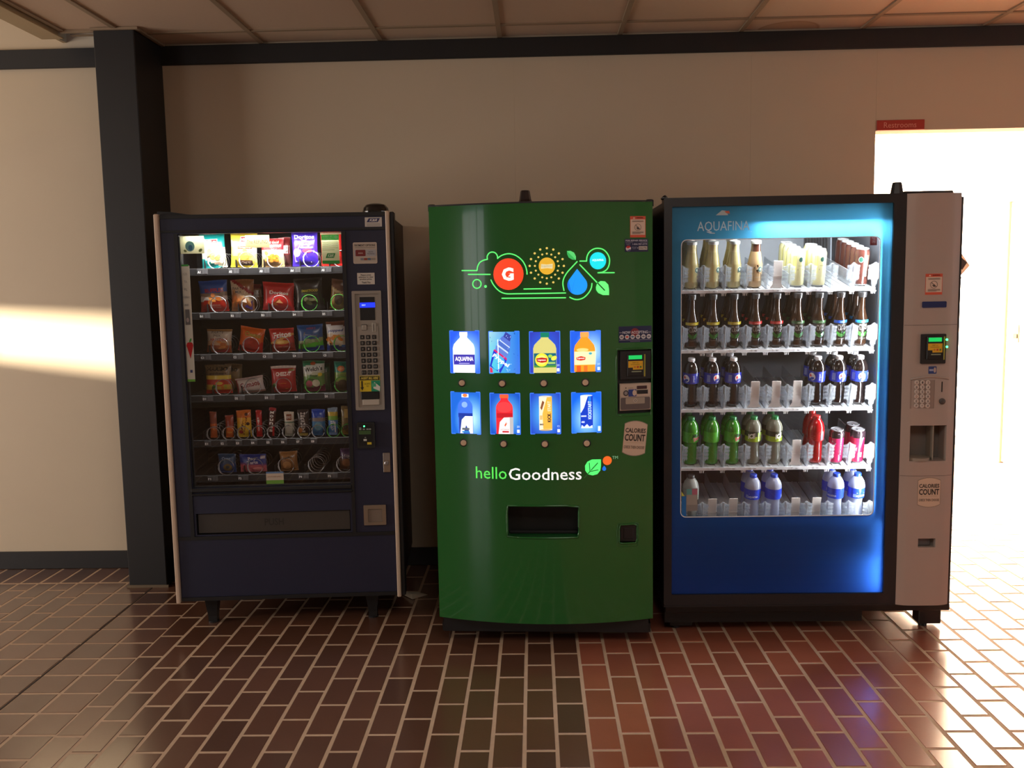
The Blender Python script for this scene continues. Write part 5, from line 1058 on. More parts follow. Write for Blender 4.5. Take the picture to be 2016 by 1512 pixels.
mb.quad((lx0, .03, .36), (lx1, .03, .36), (lx1, .72, .36), (lx0, .72, .36)); mb.quad((lx0, .03, 1.775), (lx0, .72, 1.775), (lx1, .72, 1.775), (lx1, .03, 1.775))
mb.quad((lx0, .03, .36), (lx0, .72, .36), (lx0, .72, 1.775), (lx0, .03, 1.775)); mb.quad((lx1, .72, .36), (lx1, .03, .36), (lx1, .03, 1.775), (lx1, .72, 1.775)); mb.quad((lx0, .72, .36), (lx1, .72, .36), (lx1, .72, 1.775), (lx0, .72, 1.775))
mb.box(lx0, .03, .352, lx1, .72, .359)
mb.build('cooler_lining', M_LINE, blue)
mb = MB()
for i in range(8): x = 1.31+.014*i; mb.box(x, .712, 1.60, x+.006, .719, 1.76)
mb.build('vent_grille', M_DARK, blue)
mb = MB(); mb.box(lx0+.002, .705, 1.50, 1.30, .718, 1.772, ch=.002); mb.box(1.425, .705, 1.50, 1.434, .718, 1.772); mb.build('bright_back_panel', mat('bright_back_paint', (168, 176, 184), rough=.4), blue)  # added panel; light on the upper back is put into its pale colour
mb = MB(); mb.ring(rrect(.530, .157, 1.497, 1.850, .006), rrect(.5625, .203, 1.4465, 1.8145, .004), -.012, .052); mb.box(.5305, -.0125, .150, 1.4965, .05, .1565)
mb.box(.524, -.006, 1.842, .546, .05, 1.862, ch=.008)
mb.build('door_frame', M_BFR, blue)
a = B_(1757, 381)[0]; b = B_(1782, 381)[0]; cx = (a+b)/2
mb = MB(); mb.lathe([(.027, 1.850), (.025, 1.862), (.0195, 1.892), (.017, 1.896)], 8, cx, .02, 0); mb.build('aerial', M_BFR, blue)
mb = MB(); mb.box(1.50, .03, 1.8385, 1.70, .30, 1.862, ch=.004); mb.build('top_cover', M_BFR, blue)
mb = MB(); mb.lathe([(.10, 1.8385), (.10, 1.862), (.07, 1.874), (.01, 1.876)], 20, 1.10, .60, 0); mb.build('top_vent', M_BFR, blue)
# base and feet
mb = MB(); mb.box(.545, .06, .098, 1.757, .86, .1285, ch=.003); mb.box(.55, .10, .04, 1.40, .13, .098); mb.build('base_frame', M_DARK, blue)
for x, w in ((.575, .10), (1.655, .096)):
    for y in (.125, .76):
        mb = MB(); mb.box(x, y, .014, x+w, y+.07, .0975, ch=.003); mb.lathe([(.018, 0), (.018, .014)], 12, x+w*.3, y+.03, 0); mb.build('foot', M_DARK, blue)
# printed film round the window, lit from behind by the machine's own lamps
WX = (.601, 1.401, .534, 1.683)
def film_col(z):
    t = max(0, min(1, (z-.2)/1.6)); a_, b_ = (32, 74, 160), (76, 166, 214); m = t*t*(3-2*t) if t > .5 else t*.9+.05
    return tuple(a_[k]+(b_[k]-a_[k])*m for k in range(3))
mb = MB(); p = Print(mb, flat(0.0), off=0, step=0)
for x0, z0, x1, z1 in ((.5625, WX[3], 1.4465, 1.8145), (.5625, .203, 1.4465, WX[2]), (.5625, WX[2], WX[0], WX[3]), (WX[1], WX[2], 1.4465, WX[3])):
    nv = max(2, int((z1-z0)/.04)); p.rect(x0, z0, x1, z1, None, 1, nv, fn=lambda u, v, z0=z0, z1=z1: film_col(z0+(z1-z0)*v))
for cx, cz, sx, sz in ((WX[0], WX[2], 1, 1), (WX[1], WX[2], -1, 1), (WX[0], WX[3], 1, -1), (WX[1], WX[3], -1, -1)):
    r = .022; pts = [(cx, cz)]+[(cx+sx*r*(1-math.sin(t*PI/12)), cz+sz*r*(1-math.cos(t*PI/12))) for t in range(7)]
    p.poly(pts if sx*sz < 0 else pts[::-1], film_col(cz))
mb.build('printed_film', film_mat('printed_film', .62), blue, label='blue printed border round the window')
mb = MB(); mb.ring(rrect(WX[0]-.001, WX[2]-.001, WX[1]+.001, WX[3]+.001, .023), rrect(WX[0]+.002, WX[2]+.002, WX[1]-.002, WX[3]-.002, .021), -.0006, .004); mb.build('window_edge', M_WP, blue)
def draw(p):
    a, b = B_(1372.6, 461), B_(1476, 432); p.text('AQUAFINA', (a[0]+b[0])/2, (a[1]+b[1])/2, b[0]-a[0], (b[1]-a[1])*.82, (214, 236, 246)); p.text('.', b[0]+.006, a[1]+.006, .004, .003, (200, 225, 240)); q = B_(1392, 459.5); p.line([(q[0], q[1]+.006), (q[0]+.012, q[1]+.001), (q[0]+.03, q[1])], .0035, (214, 236, 246))
    c = lambda x, y: B_(1290+x/4.114, 360+y/4.114); p.poly([c(490, 263), c(540, 222), c(572, 226), (c(590, 262))], (196, 208, 208)); p.poly([c(560, 230), c(598, 226), c(604, 250), c(575, 246)], (214, 110, 84))
sticker('window_lettering', blue, flat(-.0005), draw, label='white lettering with a small mountain mark', rough_mat=film_mat('printed_white', .25))
mb = MB(); mb.box(.5635, .016, .36, 1.4455, .020, 1.70); mb.build('glass_pane', glass_mat('clear_glass'), blue)
# light box behind the lower film
mb = MB(); mb.quad((.565, .05, .19), (1.445, .05, .19), (1.445, .05, .352), (.565, .05, .352)); mb.quad((.565, .05, .204), (.565, .002, .204), (1.445, .002, .204), (1.445, .05, .204))
mb.quad((.565, .05, .204), (.565, .05, .6), (.565, .002, .6), (.565, .002, .204)); mb.quad((1.445, .002, .204), (1.445, .002, .6), (1.445, .05, .6), (1.445, .05, .204)); mb.quad((.57, .03, .355), (1.44, .03, .355), (1.44, .03, .50), (.57, .03, .50))
mb.build('light_box', mat('matt_white', (150, 156, 170), rough=.8), blue)
def strip_lamp(name, loc, aim, sx, sy, power, col=(.93, .97, 1), spread=None):
    o = area(name, (0, 0, 0), (1, 0, 0), sx, sy, power, col, spread); o.parent = blue; o.location = loc
    turn(o, Vector(aim)); return o
strip_lamp('door_lamp', (1.428, .030, 1.14), (-1, .55, 0), .022, 1.16, 14)
strip_lamp('top_lamp', (1.16, .045, 1.768), (0, .35, -1), .48, .02, 7)
strip_lamp('lower_lamp', (1.441, .034, .36), (-1, -.02, 0), .018, .29, 1.05)
strip_lamp('border_lamp', (1.441, .010, 1.15), (-1, -.25, 0), .007, 1.2, .1)
strip_lamp('sign_lamp', (1.15, .062, 1.742), (0, -1, -.05), .48, .03, .085)

# shelves: white trays rising to the back, clear dividers, pushers
TILT = .20; LIPY = .108
LIP = {'A': 1.478, 'B': 1.227, 'C': .975, 'D': .723, 'E': .472}
CXS = [.6648+.0886*i for i in range(9)]
def tray_m(row): return Matrix.Translation(Vector((0, 3.75+LIPY, LIP[row]))) @ Matrix.Rotation(TILT, 4, 'X')
def divider():
    mb = MB(); mb.box(-.0016, .004, .0, .0016, .42, .062)
    mb.box(-.006, -.004, -.004, .006, .010, .104, ch=.003)
    for s in (-1, 1):
        for k, (dx, z0, z1, y) in enumerate(((.0095, .012, .100, -.001), (.0140, .030, .096, .001), (.0185, .034, .092, .003), (.0225, .030, .088, .006))):
            mb.box(s*dx-.0019, y, z0, s*dx+.0019, y+.005, z1, ch=.0012)
        for z in (.036, .052, .068, .084): mb.box(min(s*.006, s*.0265), .004, z, max(s*.006, s*.0265), .008, z+.009, ch=.001)
    return mb
dv = divider().build('divider', M_CLEAR, None); dv_me = dv.data; bpy.data.objects.remove(dv)
mb = MB()
for x in (-.009, -.003, .005): mb.box(x, .0, -.014, x+.004, .006, 0, ch=.001)
mb.box(-.012, 0, -.004, .012, .006, 0); cl = mb.build('clip', M_WP, None); cl_me = cl.data; bpy.data.objects.remove(cl)
mb = MB(); mb.box(-.0185, 0, .008, .0185, .003, .116, ch=.001); mb.prism([(-.030, 0), (.030, 0), (.0185, .018), (-.0185, .018)], -.001, .001); mb.box(-.0185, -.001, .050, .0185, 0, .053); pu = mb.build('pusher', mat('pusher_plastic', (206, 200, 194), rough=.5), None); pu_me = pu.data; bpy.data.objects.remove(pu)
SHELF = {}
for row in 'ABCDE':
    sh = empty('shelf', (0, 0, 0)); sh.parent = blue; sh.location = (0, LIPY, LIP[row]); sh.rotation_euler = (TILT, 0, 0); SHELF[row] = sh
    mb = MB(); x0, x1 = CXS[0]-.052, CXS[8]+.050
    mb.box(x0, -.004, -.014, x1, .004, .0, ch=.0015)
    for i in range(9):
        mb.box(CXS[i]-.041, .002, -.006, CXS[i]+.041, .44, -.001)
        for d in (-.018, .018): mb.box(CXS[i]+d-.002, .004, -.001, CXS[i]+d+.002, .44, .002)
        mb.box(CXS[i]-.016, -.0055, -.010, CXS[i]+.016, -.003, .0, ch=.001)
    mb.build('tray', M_WP, sh)
    if row != 'E':
        mbt = MB(); p = Print(mbt, flat(-.0055))
        for i in range(9): p.text(row+str(i+1), CXS[i]+.001, -.006, .009, .0055, (90, 90, 96), bold=.02)
        mbt.build('slot_numbers', INK, sh)
    for i in range(10):
        o = bpy.data.objects.new('divider', dv_me); COL.objects.link(o); o.parent = sh; o.location = (CXS[0]-.0443+.0886*i, 0, 0)
        if 0 < i < 10 and row != 'E': o = bpy.data.objects.new('clip', cl_me); COL.objects.link(o); o.parent = sh; o.location = (CXS[0]-.0443+.0886*i, .002, -.014)
for row, ks in (('A', (4,)), ('C', (3, 4, 5)), ('D', (5,)), ('E', (1, 2, 5, 6))):
    for k in ks: o = bpy.data.objects.new('pusher', pu_me); COL.objects.link(o); o.parent = SHELF[row]; o.location = (CXS[k], .012, 0)

# bottles and cans
def plast(name, col, rough=.12, trans=0, **k): return mat(name, col, rough=rough, trans=trans, coat=.5, coat_rough=.03, **k)
def cyl(R): return lambda u, v, o: ((R+o)*math.sin(u/R), -(R+o)*math.cos(u/R), v)
def vessel(prof, bodymat, capprof=None, capmat=None, band=None, prints=None, n=28, base_label=None):
    """body mesh, cap and label kept as data so each bottle on the shelf is a copy."""
    mb = MB(); mb.lathe(prof, n); body = mb.build('b', bodymat, None, smooth=50).data; parts = []
    if capprof:
        c = MB(); c.lathe(capprof, 20); parts.append(('cap', c.build('c', capmat, None, smooth=40).data))
    if band:
        R, z0, z1, col = band; m = MB(); S = cyl(R+.0006); p = Print(m, S, off=0, step=.00018)
        N = 28
        p.rect(-PI*R, z0, PI*R, z1, None, N, 2, fn=(col if callable(col) else (lambda u, v: col)))
        p.off = .0008
        if prints: prints(p)
        parts.append(('label', m.build('l', INKG, None, smooth=60).data))
    return body, parts
INKG = mat('glossy_label', attr=True, rough=.25, coat=.3)
WHITECAP = plast('white_cap', (225, 228, 232), .4)
def soda(liq, capc, bandcol, prints, h=.210, r=.0345, trans=0, nm='x'):
    prof = [(r*.62, 0), (r*.9, .004), (r*.97, .014), (r*.95, .03), (r*.86, .06), (r*.82, .085), (r*.88, .100), (r, .106), (r*1.01, .150), (r*.97, .162), (r*.82, .178), (r*.55, .192), (r*.40, .198), (r*.38, h-.012)]
    cap = [(r*.44, h-.016), (r*.44, h-.002), (r*.40, h)]
    return vessel(prof, plast(nm+'_liquid', liq, .1, trans), cap, plast(nm+'_cap', capc, .35), (r*1.005, .104, .150, bandcol), prints)
def pepsi_print(p):
    for cu in (.012, -.09):
        p.disc(cu, .127, .0145, .0165, (226, 224, 228), rot=.5); p.poly([(cu-.012, .130), (cu-.006, .140), (cu+.006, .142), (cu+.012, .135), (cu+.002, .130), (cu-.006, .124)], (206, 44, 44)); p.disc(cu+.001, .119, .010, .006, (36, 50, 150), rot=.4)
    p.rect(-.030, .112, -.016, .142, (120, 134, 196)); p.text('pepsi', .045, .127, .028, .010, (190, 196, 230), rot=PI/2, bold=.02)
def pepsi(spin=0, nm='cola'): return soda((16, 10, 10), (226, 226, 230), (34, 52, 165), pepsi_print, nm=nm)
def dew_print(p):
    p.poly([(-.034, .108), (-.02, .140), (-.002, .150), (-.012, .118)], (20, 96, 50)); p.text('Mtn', .002, .136, .026, .016, (20, 70, 36), rot=.35, shear=.3, bold=.04); p.text('Dew', .010, .122, .034, .018, (240, 235, 230), rot=.35, shear=.3, bold=.08); p.text('Dew', .010, .122, .032, .016, (206, 50, 44), rot=.35, shear=.3, bold=.03)
def ice_print(p):
    p.poly([(-.036, .112), (-.036, .146), (.028, .150), (.012, .132)], (24, 26, 24)); p.text('ICE', .004, .130, .034, .022, (232, 232, 226), rot=.22, shear=.3, bold=.05); p.rect(.030, .110, .05, .145, (150, 190, 50))
def red_print(p):
    p.line([(-.03, .112), (-.016, .124), (.004, .142), (.02, .147)], .0012, (190, 90, 84)); p.line([(-.03, .106), (-.014, .117), (.010, .130)], .0012, (180, 84, 80)); p.rect(.012, .108, .026, .146, (100, 92, 100)); p.line([(-.03, .114), (-.03, .128), (-.01, .128)], .001, (190, 100, 90))
def water_print(p):
    p.text('AQUAFINA', .006, .116, .040, .011, (215, 225, 245), bold=.02, rot=.05); p.rect(-.026, .110, -.014, .124, (110, 130, 200)); p.poly([(-.03, .136), (-.01, .150), (.012, .138)], (60, 90, 220)); p.rect(-.012, .128, .024, .131, (120, 140, 225))
def tea_prof(): return [(.028, 0), (.0305, .004), (.031, .010), (.031, .100), (.0290, .114), (.0225, .132), (.0170, .155), (.0140, .180), (.0132, .205), (.0132, .214)]
def tea(nm, band, txt, glass=(40, 24, 14)):
    def pr(p):
        p.rect(-.034, .100, .034, .112, band, 20); p.text(txt, .0, .105, .018, .004, (215, 205, 190)); p.text('PURE', .001, .089, .033, .011, (150, 146, 140), bold=.015); p.text('LEAF', .003, .076, .033, .011, (150, 146, 140), bold=.015)
        for s in (-1, 1):
            p.poly([(0, .040), (s*.004, .056), (s*.018, .066), (s*.020, .056), (s*.012, .044)][::s], (52, 110, 44))
        p.poly([(-.006, .046), (0, .066), (.005, .046)], (36, 92, 36)); p.text('brewed tea', 0, .034, .024, .004, (130, 126, 116))
    return vessel(tea_prof(), plast(nm+'_glass', glass, .06), [(.0175, .205), (.0180, .224), (.016, .2265)], plast('dark_cap', (40, 40, 42), .35), (.0312, .026, .113, (38, 34, 28)), pr)
def frapp(dark):
    r = .031; prof = [(r*.8, 0), (r, .006), (r, .088), (r*.95, .104), (r*.80, .130), (r*.68, .150), (r*.62, .165), (r*.62, .184)]
    def pr(p):
        if dark: p.poly([(-.016, .028), (-.016, .086), (.0, .098), (.004, .080), (-.002, .066), (.018, .060), (.022, .028)], (38, 24, 22)); p.rect(-.016, .054, .022, .056, (180, 170, 150)); p.text('mocha', .003, .046, .026, .007, (200, 190, 170))
        p.disc(.010, .078, .0105, .0125, (230, 225, 215)); p.disc(.010, .078, .0092, .011, (40, 92, 76)); p.disc(.010, .078, .0045, .006, (200, 210, 200)); p.line([(-.008, .056), (.026, .055)], .001, (100, 84, 60))
    nm = 'mocha' if dark else 'cream'
    col = (196, 164, 120) if dark else (188, 176, 124)
    tc = lin((84, 46, 34)) if dark else lin((206, 192, 140)); bc = lin(col)
    prof = [(q[0], q[1], tc if q[1] >= .145 else bc) for q in prof]
    return vessel(prof, mat('bottle_glass', attr=True, rough=.10, coat=.6, coat_rough=.03), [(r*.70, .182), (r*.70, .192), (r*.66, .194)], plast('pale_cap', (214, 214, 206), .4), (r*1.0, .028, .1, col), pr)
def can(nm, col, r=.0300, h=.155, pr=None, rimc=(176, 180, 180), top=None):
    c = lin(col); s = lin(rimc); tp = lin(top or col)
    prof = [(r*.80, 0, s), (r*.97, .006, c), (r, .012, c), (r, h-.034, tp), (r, h-.016, tp), (r*.84, h-.004, s), (r*.86, h-.001, s), (r*.80, h, s), (r*.78, h-.004, s), (.002, h-.0045, s)]
    mb = MB(); mb.lathe(prof, 28); body = mb.build('b', INKG, None, smooth=50).data; parts = []
    t = MB(); t.box(-.004, -.012, h-.004, .004, .006, h-.0015, c=s); parts.append(('tab', t.build('tab', INKG, None).data))
    if pr: m = MB(); p = Print(m, cyl(r), off=.0005, step=.0002); pr(p); parts.append(('label', m.build('l', INKG, None, smooth=60).data))
    return body, parts
def latte_pr(p): p.disc(.006, .115, .0085, .010, (40, 80, 70)); p.rect(-.026, .06, -.012, .13, (222, 214, 120)); p.rect(-.006, .070, .018, .076, (150, 140, 100)); p.text('vanilla', .006, .09, .02, .006, (120, 110, 70))
def espresso_pr(p): p.disc(-.012, .110, .010, .012, (210, 215, 205)); p.disc(-.012, .110, .0085, .0105, (40, 90, 76)); p.text('DOUBLESHOT', .012, .085, .09, .010, (205, 170, 150), rot=PI/2, bold=.01); p.line([(.020, .05), (.020, .13)], .001, (205, 170, 150)); p.line([(.004, .05), (.004, .13)], .001, (205, 170, 150))
def kick_pr(p): p.poly([(-.026, .10), (-.004, .135), (.006, .135), (-.012, .085)], (200, 190, 200)); p.rect(.008, .02, .016, .135, (214, 60, 120)); p.text('KICKSTART', .012, .085, .09, .0075, (236, 220, 228), rot=PI/2, bold=.02); p.rect(-.02, .045, .004, .05, (150, 60, 90)); p.poly([(-.03, .14), (.03, .14), (.026, .12), (-.012, .09), (-.03, .10)], (34, 22, 30))
def kick2_pr(p): p.poly([(-.010, .07), (.012, .115), (.018, .118), (.006, .075), (-.012, .055)], (206, 206, 214)); p.poly([(-.012, .142), (.03, .142), (.03, .10), (.0, .09)], (34, 22, 30)); p.rect(-.002, .03, .014, .05, (230, 220, 224))
def clear(nm, trans, liq, capc, bandcol, pr): return soda(liq, capc, bandcol, pr, trans=trans, nm=nm)
KINDS = {
 'cream': frapp(False), 'mocha': frapp(True), 'latte': can('latte', (206, 200, 150), pr=latte_pr), 'espresso': can('espresso', (70, 36, 30), pr=espresso_pr),
 'tea_yellow': tea('tea', (176, 162, 46), 'LEMON'), 'tea_red': tea('tea', (176, 44, 44), 'RASPBERRY'), 'tea_green': tea('tea', (52, 92, 54), 'UNSWEET'), 'tea_blue': tea('tea', (30, 84, 190), 'SWEET TEA'), 'tea_sky': tea('tea', (40, 140, 205), 'EXTRA'),
 'cola': pepsi(), 'dew': soda((52, 130, 34), (30, 130, 62), (74, 170, 50), dew_print, nm='dew'), 'ice': soda((150, 150, 132), (30, 132, 66), lambda u, v: (150, 176, 50) if v < .45 else (60, 66, 50), ice_print, trans=.45, nm='ice'),
 'red': soda((150, 14, 20), (196, 30, 32), (150, 22, 26), red_print, nm='red'), 'kick': can('kick', (168, 26, 76), .0310, .148, kick_pr, (120, 120, 124), (36, 24, 30)), 'kick2': can('kick', (150, 24, 56), .0310, .148, kick2_pr, (120, 120, 124), (36, 24, 30)),
 'water': soda((190, 196, 220), (30, 70, 200), (30, 62, 190), water_print, trans=.5, nm='water'), 'plain': soda((205, 208, 200), (60, 60, 60), (150, 160, 150), None, trans=.62, nm='plain'),
}
for ob in [o for o in bpy.data.objects if o.name.split('.')[0] in ('b', 'c', 'l', 'tab')]: bpy.data.objects.remove(ob)
RAD = {'cream': .031, 'mocha': .031, 'latte': .030, 'espresso': .030, 'kick': .031, 'kick2': .031}
def put(kind, row, col, label, group, name='drink_bottle', cat='bottle', n=0, spin=0.0, dx=0.0):
    body, parts = KINDS[kind]; r = RAD.get(kind, .031 if kind.startswith('tea') else .0345)
    o = bpy.data.objects.new(name, body); COL.objects.link(o); tag(o, label, cat, group)
    d = .016+r+n*(2*r+.002)
    o.matrix_world = tray_m(row) @ Matrix.Translation(Vector((CXS[col]+dx, d, .0025))) @ Matrix.Rotation(spin, 4, 'Z')
    for nm, me in parts: c = bpy.data.objects.new(nm, me); COL.objects.link(c); c.parent = o
    return o
GR = {r: g for r, g in zip('ABCDE', ('drinks on the top shelf', 'tea bottles on the second shelf', 'drinks on the third shelf', 'drinks on the fourth shelf', 'bottles on the lowest shelf'))}
ORD = ['first', 'second', 'third', 'fourth', 'fifth', 'sixth', 'seventh', 'eighth', 'ninth']
SHN = {'A': 'top', 'B': 'second', 'C': 'third', 'D': 'fourth', 'E': 'lowest'}
def W_(row, col): return f'{ORD[col]} slot of the {SHN[row]} shelf'
for c in (0, 1, 2):
    put('cream', 'A', c, f'cream coffee drink bottle in front, {W_("A", c)}', GR['A'], spin=.35)
    put('cream', 'A', c, f'cream coffee drink bottle standing second in the {W_("A", c)}', GR['A'], n=1, spin=.35)
    if c < 2: put('cream', 'A', c, f'cream coffee drink bottle standing third in the {W_("A", c)}', GR['A'], n=2)
put('mocha', 'A', 3, 'brown and cream mocha bottle alone in the fourth slot of the top shelf', GR['A'], spin=.2)
for n in range(4): put('latte', 'A', 5, f'pale yellow coffee can, {("frontmost", "second back", "third back", "fourth back")[n]} in the sixth slot of the top shelf', GR['A'], 'drink_can', 'can', n)
for n in range(3): put('latte', 'A', 6, f'pale yellow coffee can, {("frontmost", "second back", "third back")[n]} in the seventh slot of the top shelf', GR['A'], 'drink_can', 'can', n)
for n in range(5): put('espresso', 'A', 8, f'dark brown coffee can, {("frontmost", "second back", "third back", "fourth back", "rearmost")[n]} in the ninth slot of the top shelf', GR['A'], 'drink_can', 'can', n, spin=n*.5)
TC = {'tea_yellow': 'yellow', 'tea_red': 'red', 'tea_green': 'green', 'tea_blue': 'dark blue', 'tea_sky': 'sky blue'}
for c, k in enumerate(('tea_yellow', 'tea_yellow', 'tea_yellow', 'tea_red', 'tea_red', 'tea_green', 'tea_green', 'tea_blue', 'tea_sky')):
    put(k, 'B', c, f'front tea bottle with a {TC[k]} label band, {W_("B", c)}', GR['B'], spin=.12)
    for n in (1, 2): put(k, 'B', c, f'dark tea bottle standing {("", "second", "third")[n]} in the {W_("B", c)}', GR['B'], n=n)
for c in (0, 1, 2, 6, 7, 8):
    put('cola', 'C', c, f'front cola bottle with a blue label, {W_("C", c)}', GR['C'], spin=(-1.1, .1, .15, -1.2, -.1, -1.9+1.6)[(0, 1, 2, 6, 7, 8).index(c)])
    if c in (1, 2, 6, 7, 8): put('cola', 'C', c, f'dark cola bottle standing second in the {W_("C", c)}', GR['C'], n=1, spin=-.4)
for c in (0, 1, 2):
    put('dew', 'D', c, f'bright green soda bottle in front, {W_("D", c)}', GR['D'], spin=(.3, 1.7, .3)[c]); put('dew', 'D', c, f'bright green soda bottle standing second in the {W_("D", c)}', GR['D'], n=1)
for c in (3, 4):
    put('ice', 'D', c, f'front clear soda bottle with a black and lime label, {W_("D", c)}', GR['D'], spin=(-.5, .25)[c-3]); put('ice', 'D', c, f'clear soda bottle standing second in the {W_("D", c)}', GR['D'], n=1)
put('red', 'D', 6, 'red soda bottle at the front of the seventh slot of the fourth shelf', GR['D']); put('red', 'D', 6, 'red soda bottle standing second in the seventh slot of the fourth shelf', GR['D'], n=1)
put('kick', 'D', 7, 'crimson can with upright white letters, eighth slot of the fourth shelf', GR['D'], 'drink_can', 'can')
put('kick2', 'D', 8, 'crimson can with a silver bolt, front of the ninth slot, fourth shelf', GR['D'], 'drink_can', 'can'); put('kick2', 'D', 8, 'crimson can standing second in the ninth slot of the fourth shelf', GR['D'], 'drink_can', 'can', 1)
put('plain', 'E', 0, 'unlabelled clear bottle in the first slot of the lowest shelf', GR['E'])
for c in (3, 4, 7, 8):
    put('water', 'E', c, f'clear water bottle with a blue label in front, {W_("E", c)}', GR['E'], spin=(-.3, 1.5, -.9, .1)[(3, 4, 7, 8).index(c)]); put('water', 'E', c, f'clear water bottle standing second in the {W_("E", c)}', GR['E'], n=1)

# corner cards behind the glass
def draw(p):
    c = lambda x, y: B_(1320+x/4.724, 900+y/4.724, .012); a, b = c(104, 548), c(146, 362); p.rect(a[0], a[1], b[0], b[1], (30, 110, 180)); a, b = c(146, 500), c(252, 290); p.rect(a[0], a[1], b[0], b[1], (130, 126, 124)); p.rect(a[0]+.002, a[1]+.026, b[0]-.002, b[1]-.015, (150, 146, 140)); a2 = c(150, 350); b2 = c(250, 295); p.rect(a2[0], a2[1], (a2[0]+b2[0])/2, b2[1], (90, 150, 150)); p.rect((a2[0]+b2[0])/2, a2[1], b2[0], b2[1], (170, 100, 120)); p.poly([c(102, 362), c(132, 362), c(102, 318)], (200, 200, 90))
sticker('corner_card', blue, flat(.012), draw, label='small coloured cards in the bottom corner of the glass')
def draw(p):
    a, b = B_(1712, 483, .02), B_(1726, 462, .02); p.rect(a[0], a[1], b[0], b[1], (110, 40, 40)); p.text('PULL\nOPEN', (a[0]+b[0])/2, (a[1]+b[1])/2, .014, .026, (190, 170, 170))
sticker('inner_notice', blue, flat(.0155), draw)

# silver-grey column
KX0, KX1, KZ0, KZ1 = 1.4975, 1.713, .153, 1.848
def ksurf(x, z, o=0):
    t = 2*(x-KX0)/(KX1-KX0)-1; return (x, -.012-.016*(1-t**4)-o, z)
def K_(px, py):
    d = -.02
    for _ in range(4):
        x, z = F3.at(px, py, d); d = ksurf(x, z)[1]
    return x, z
n0, n1 = K_(1790, 908), K_(1864, 837); r0, r1 = K_(1807, 1078), K_(1842, 1060)
n1 = (min(n1[0], KX1-.004), n1[1])
mb = MB(); patch_with_holes(mb, breaks(KX0, KX1, 14, n0[0], n1[0], r0[0], r1[0]), breaks(KZ0, KZ1, 10, n0[1], n1[1], r0[1], r1[1]), [(n0[0], n0[1], n1[0], n1[1], .075), (r0[0], r0[1], r1[0], r1[1], .03)], ksurf, .05, 0, 0, 1)
for z, f in ((KZ0, 0), (KZ1, 1)):
    for i in range(14):
        a, b = KX0+(KX1-KX0)*i/14, KX0+(KX1-KX0)*(i+1)/14; q = (ksurf(a, z), ksurf(b, z), (b, .05, z), (a, .05, z)); mb.quad(*(q if f else q[::-1]))
for x, f in ((KX0, 0), (KX1, 1)): P0, P1 = ksurf(x, KZ0), ksurf(x, KZ1); q = (P0, (x, .05, KZ0), (x, .05, KZ1), P1); mb.quad(*(q if f else q[::-1]))
colm = mb.build('keypad_column', [M_SILV, mat('niche_grey', (120, 112, 106), rough=.5)], blue, smooth=35)
for z in (K_(1820, 640)[1], K_(1820, 937)[1]):
    mb = MB(); p = Print(mb, ksurf); p.rect(KX0+.002, z-.0008, KX1-.002, z+.0008, (84, 74, 68), 14, 1); mb.build('panel_seam', INK, colm)
mb = MB(); y = ksurf((n0[0]+n1[0])/2, 0)[1]; xx = K_(1838, 870)[0]
mb.lathe([(.5*(xx-n0[0]), 0), (.5*(xx-n0[0]), .012)], 20, (xx+n0[0])/2, y+.040, n0[1]); mb.box(xx, y+.01, n0[1]+.002, xx+.004, y+.074, n1[1]-.002); mb.build('delivery_cup', mat('niche_light', (146, 136, 122), rough=.5), colm, smooth=40)
mb = MB(); mb.box(r0[0]+.006, y+.02, r0[1]+.002, r1[0]-.012, y+.028, r1[1]-.002, ch=.003); mb.build('coin_flap', mat('flap_grey', (84, 84, 86), rough=.4), colm)
sticker('warning_sticker', colm, ksurf, lambda p: warning(p, K_, 1821, 538.5, 1856, 580.5), label='red and white warning sticker')
sticker('calories_sticker', colm, ksurf, lambda p: calories(p, K_, 1829, 969.5, .094, .126, 0), label='upright calories count sticker')
def plate(name, x0, y0, x1, y1, t, m, par=colm, r=.004, label=None):
    a, b = K_(x0, y1), K_(x1, y0); y = ksurf((a[0]+b[0])/2, 0)[1]; mb = MB(); mb.prism(rrect(a[0], a[1], b[0], b[1], r), y-t, y+.004); return mb.build(name, m, par, label=label), a, b, y-t
o_, a, b, y = plate('display', 1815, 593, 1863, 606, .003, mat('dark_blue_display', (28, 42, 96), rough=.2), label='dark blue display strip')
o_, a, b, y = plate('bill_reader_bezel', 1811, 657, 1861, 716, .010, M_DARK)
S_ = lambda u, v, o_: (u, y-o_, v)
va, vb = K_(1821, 707), K_(1856, 662); validator(o_, S_, (va[0], va[1]), (vb[0]-.004, vb[1]))
for px, py in ((1859.5, 668), (1859.5, 682)):
    x, z = K_(px, py); mb = MB(); mb.lathe([(.0045, 0), (.0045, .002)], 12, x, y-.010, z, axis='y'); mb.build('indicator_light', M_LED, o_, label='bright green indicator')
def draw(p):
    a, b = K_(1827.5, 736), K_(1844, 721); p.poly(rrect(a[0], a[1], b[0], b[1], .003), (38, 60, 120)); p.disc(b[0]-.007, (a[1]+b[1])/2, .005, .011, (180, 160, 150)); p.rect(a[0]+.003, (a[1]+b[1])/2-.004, b[0]-.013, (a[1]+b[1])/2+.004, (150, 160, 190))
sticker('card_icon', colm, ksurf, draw, label='blue card swipe icon')
a, b = K_(1793, 747), K_(1868, 742)
mb = MB(); pts = [(a[0]+(min(b[0], KX1-.002)-a[0])*i/10, a[1]+.002*0+(.010*math.sin(PI*i/10))) for i in range(11)]; mb.tube([ksurf(x, z, .002) for x, z in pts], .0035, 6); mb.build('brow', M_SILV, colm, smooth=True)
